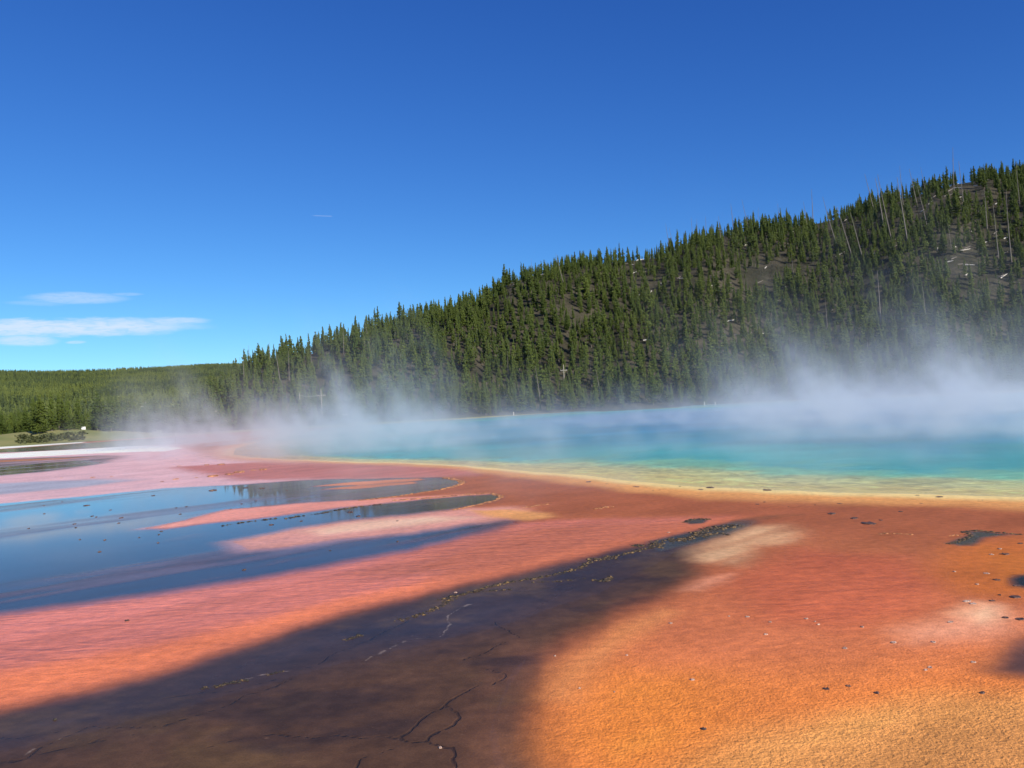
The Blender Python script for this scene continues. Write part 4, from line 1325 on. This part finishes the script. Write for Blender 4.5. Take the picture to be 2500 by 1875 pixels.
for (px, py, w_) in ((1437, 1177, 24), (1480, 1181, 14), (1553, 1189, 22), (1577, 1191, 14), (1610, 1197, 10), (1594, 1199, 8), (1712, 1196, 24), (1735, 1191, 30), (1752, 1197, 8), (1840, 1200, 10), (1875, 1197, 30), (2000, 1212, 10), (2128, 1210, 12), (2292, 1214, 26), (2240, 1210, 18),
                    (2392, 1222, 20), (1660, 1188, 8), (1930, 1206, 8), (1385, 1172, 12), (1000, 1134, 8), (1120, 1144, 8), (1850, 1231, 16), (1866, 1226, 9), (2200, 1249, 16), (2250, 1229, 10), (2050, 1230, 14), (1925, 1237, 6), (1990, 1233, 6), (2030, 1254, 28), (2085, 1265, 26), (2120, 1278, 40), (2150, 1270, 14)):
    chip(px, py, w_, brownM, 'dark crust fragment on the mat beside the orange rim of the spring', 'dark fragments along the spring rim', 1.6)
for (px, py, w_) in ((1826, 1506, 18), (1880, 1519, 12), (1998, 1525, 12), (1968, 1511, 14), (2104, 1531, 14), (2320, 1519, 20), (2182, 1569, 24), (2278, 1568, 18), (1871, 1549, 16), (2062, 1583, 20), (1690, 1660, 18), (1415, 1681, 10), (1500, 1690, 8), (1990, 1518, 8), (2270, 1630, 18), (2378, 1617, 18), (2360, 1468, 26), (2375, 1474, 22), (1637, 1522, 14), (1530, 1600, 10), (1355, 1602, 9), (2260, 1636, 14), (1780, 1505, 8), (2408, 1400, 18), (2330, 1396, 10), (2385, 1427, 12), (2420, 1354, 14), (2440, 1340, 14)):
    chip(px, py, w_, greyM, 'pale flat sinter chip lying on the sunlit orange apron', 'pale chips on the orange apron')
for (px, py, w_) in ((2017, 1682, 22), (2140, 1692, 22), (2071, 1675, 18), (2398, 1692, 20), (1717, 1780, 22), (2492, 1512, 34), (2454, 1508, 22), (2452, 1353, 30), (2433, 1416, 22), (2485, 1430, 26), (2480, 1458, 40), (2422, 1467, 18), (2490, 1327, 18), (2440, 1453, 12)):
    chip(px, py, w_, brownM, 'dark grey crust chip lying on the orange apron', 'dark chips on the orange apron')
for (px, py, w_) in ((624, 1223, 9), (296, 1264, 13), (182, 1279, 12), (212, 1234, 18), (290, 1277, 8), (185, 1288, 6), (224, 1260, 10), (235, 1262, 8), (662, 1281, 18), (596, 1391, 14), (394, 1297, 10), (388, 1305, 6), (256, 1318, 8), (195, 1317, 7), (243, 1347, 10), (374, 1210, 14), (107, 1234, 6), (152, 1225, 6), (430, 1240, 8), (455, 1237, 8), (563, 1243, 9), (590, 1230, 10),
                    (700, 1197, 8), (735, 1272, 10), (806, 1344, 7), (970, 1322, 8), (520, 1197, 24), (600, 1191, 18), (640, 1192, 20), (855, 1250, 24), (875, 1260, 20), (970, 1272, 12), (310, 1515, 16), (440, 1255, 8), (270, 1245, 8), (340, 1312, 6), (108, 1254, 7), (70, 1290, 8), (386, 1325, 7)):
    chip(px, py, w_, brownM, 'small dark crust islet in the shallow blue water on the left', 'islets in the blue shallow water', 1.5)
for (px, py, w_) in ((436, 1138, 12), (442, 1137, 8), (505, 1135, 20), (540, 1134, 24), (225, 1166, 16), (272, 1163, 10), (620, 1148, 20), (585, 1153, 40), (520, 1163, 40), (480, 1166, 14), (150, 1167, 10), (640, 1147, 30), (560, 1158, 30), (660, 1140, 8), (430, 1170, 20), (395, 1176, 14)):
    chip(px, py, w_, rustM, 'thin reddish crust streak on the lilac flat left of the spring', 'reddish crusts on the lilac flat', 1.2)
chip(134, 1757, 13, crustM, 'lone golden crust lump standing in the dark channel near the pink bar', 'lone lump').pop('group')
chip(1112, 1447, 12, greyM, 'single pale pebble at the top of the golden crust band', 'lone pebble').pop('group')
chip(1632, 1300, 12, greyM, 'single white stone on the orange edge of the channel head', 'lone stone').pop('group')
chip(1075, 1826, 16, greyM, 'small grey pebble in the dark bottom of the foreground channel', 'lone grey pebble').pop('group')

# ------------------------------------------------------------------ steam over the spring
ng = bpy.data.node_groups.new('steam', 'GeometryNodeTree')
ng.interface.new_socket('Geometry', in_out='INPUT', socket_type='NodeSocketGeometry')
ng.interface.new_socket('Geometry', in_out='OUTPUT', socket_type='NodeSocketGeometry')
S = NT(ng)
gi, go = S.n.new('NodeGroupInput'), S.n.new('NodeGroupOutput')
vp = S.n.new('GeometryNodeInputPosition').outputs[0]
X_, Y_, Z_ = S.sep(vp)
MINV, MAXV, RES = (-84, 18, 0.05), (112, 192, 24), (240, 212, 44)


def blob(cx, cy, rx, ry):
    dx = S.m('DIVIDE', S.m('SUBTRACT', X_, cx), rx)
    dy = S.m('DIVIDE', S.m('SUBTRACT', Y_, cy), ry)
    d2 = S.m('ADD', S.m('MULTIPLY', dx, dx), S.m('MULTIPLY', dy, dy))
    return S.ss(d2, 1.0, 0.0)


# drift: steam leans to the left and away as it rises
drift = S.comb(S.m('ADD', X_, S.m('MULTIPLY', Z_, 0.45)), S.m('SUBTRACT', Y_, S.m('MULTIPLY', Z_, 0.2)), S.m('MULTIPLY', Z_, 0.5))
big = S.noise(drift, 0.06, 2.0, 0.5, 0.5)
mid = S.noise(drift, 0.29, 5.0, 0.68, 2.0)
tall = S.noise(S.vm('MULTIPLY', drift, (1.0, 0.7, 0.10)), 0.13, 3.0, 0.6, 0.4)
heat = S.m('ADD', S.m('MULTIPLY', blob(60, 98, 54, 66), 1.15), S.m('MULTIPLY', blob(-31, 120, 26, 48), 2.2))
heat = S.m('ADD', heat, S.m('MULTIPLY', blob(16, 92, 56, 74), 0.42))
heat = S.m('ADD', heat, S.m('MULTIPLY', blob(16, 36, 30, 24), 0.6))
heat = S.m('ADD', heat, S.m('MULTIPLY', blob(-18, 74, 18, 18), 1.5))
heat = S.m('ADD', heat, S.m('MULTIPLY', blob(40, 60, 32, 34), 1.0))
hgt = S.m('MULTIPLY', S.m('ADD', 0.75, S.m('MULTIPLY', S.m('MINIMUM', heat, 1.4), 0.33)), S.ss(tall, 0.36, 0.70, 0.4, 3.0))
fall = S.m('POWER', 2.718, S.m('MULTIPLY', S.m('DIVIDE', Z_, hgt), -1.0))
puff = S.m('MULTIPLY', S.ss(mid, 0.42, 0.60, 0.03, 1.9), S.ss(big, 0.36, 0.62, 0.25, 1.5))
puff = S.m('MULTIPLY', puff, S.ss(tall, 0.38, 0.62, 0.18, 1.75))
edge = S.m('MULTIPLY', S.m('MULTIPLY', S.ss(X_, -84, -62), S.ss(X_, 112, 90)), S.m('MULTIPLY', S.ss(Y_, 18, 30), S.ss(Y_, 192, 172)))
edge = S.m('MULTIPLY', edge, S.ss(Z_, 23.5, 14.0))
STEAM = 0.045
dn = S.m('MULTIPLY', S.m('MULTIPLY', S.m('MULTIPLY', heat, fall), S.m('MULTIPLY', puff, edge)), STEAM)
dn = S.m('MAXIMUM', S.m('SUBTRACT', dn, 0.0004), 0.0)
vc = S.n.new('GeometryNodeVolumeCube')
S.l.new(dn, vc.inputs['Density'])
vc.inputs['Min'].default_value, vc.inputs['Max'].default_value = MINV, MAXV
for i, r_ in enumerate(RES):
    vc.inputs['Resolution ' + 'XYZ'[i]].default_value = r_
sm_node = S.n.new('GeometryNodeSetMaterial')
stm = bpy.data.materials.new('steam')
stm.use_nodes = True
stn = stm.node_tree
stn.nodes.remove(stn.nodes['Principled BSDF'])
pv = stn.nodes.new('ShaderNodeVolumePrincipled')
pv.inputs['Color'].default_value = (0.94, 0.975, 1.0, 1)
pv.inputs['Density'].default_value = 1.0
pv.inputs['Anisotropy'].default_value = 0.15
stn.links.new(pv.outputs[0], stn.nodes['Material Output'].inputs['Volume'])
sm_node.inputs['Material'].default_value = stm
S.l.new(vc.outputs[0], sm_node.inputs['Geometry'])
S.l.new(sm_node.outputs[0], go.inputs[0])
bm = bmesh.new()
bmesh.ops.create_cube(bm, size=1.0, matrix=Matrix.Translation(((MINV[0] + MAXV[0]) / 2, (MINV[1] + MAXV[1]) / 2, 12)) @ Matrix.Diagonal((196, 174, 23.8, 1)))
sme = bpy.data.meshes.new('steam')
bm.to_mesh(sme)
bm.free()
sme.materials.append(stm)
so = link('steam', sme, None, kind='stuff', label='white steam drifting low over the hot spring', category='steam')
so.modifiers.new('steam', 'NODES').node_group = ng
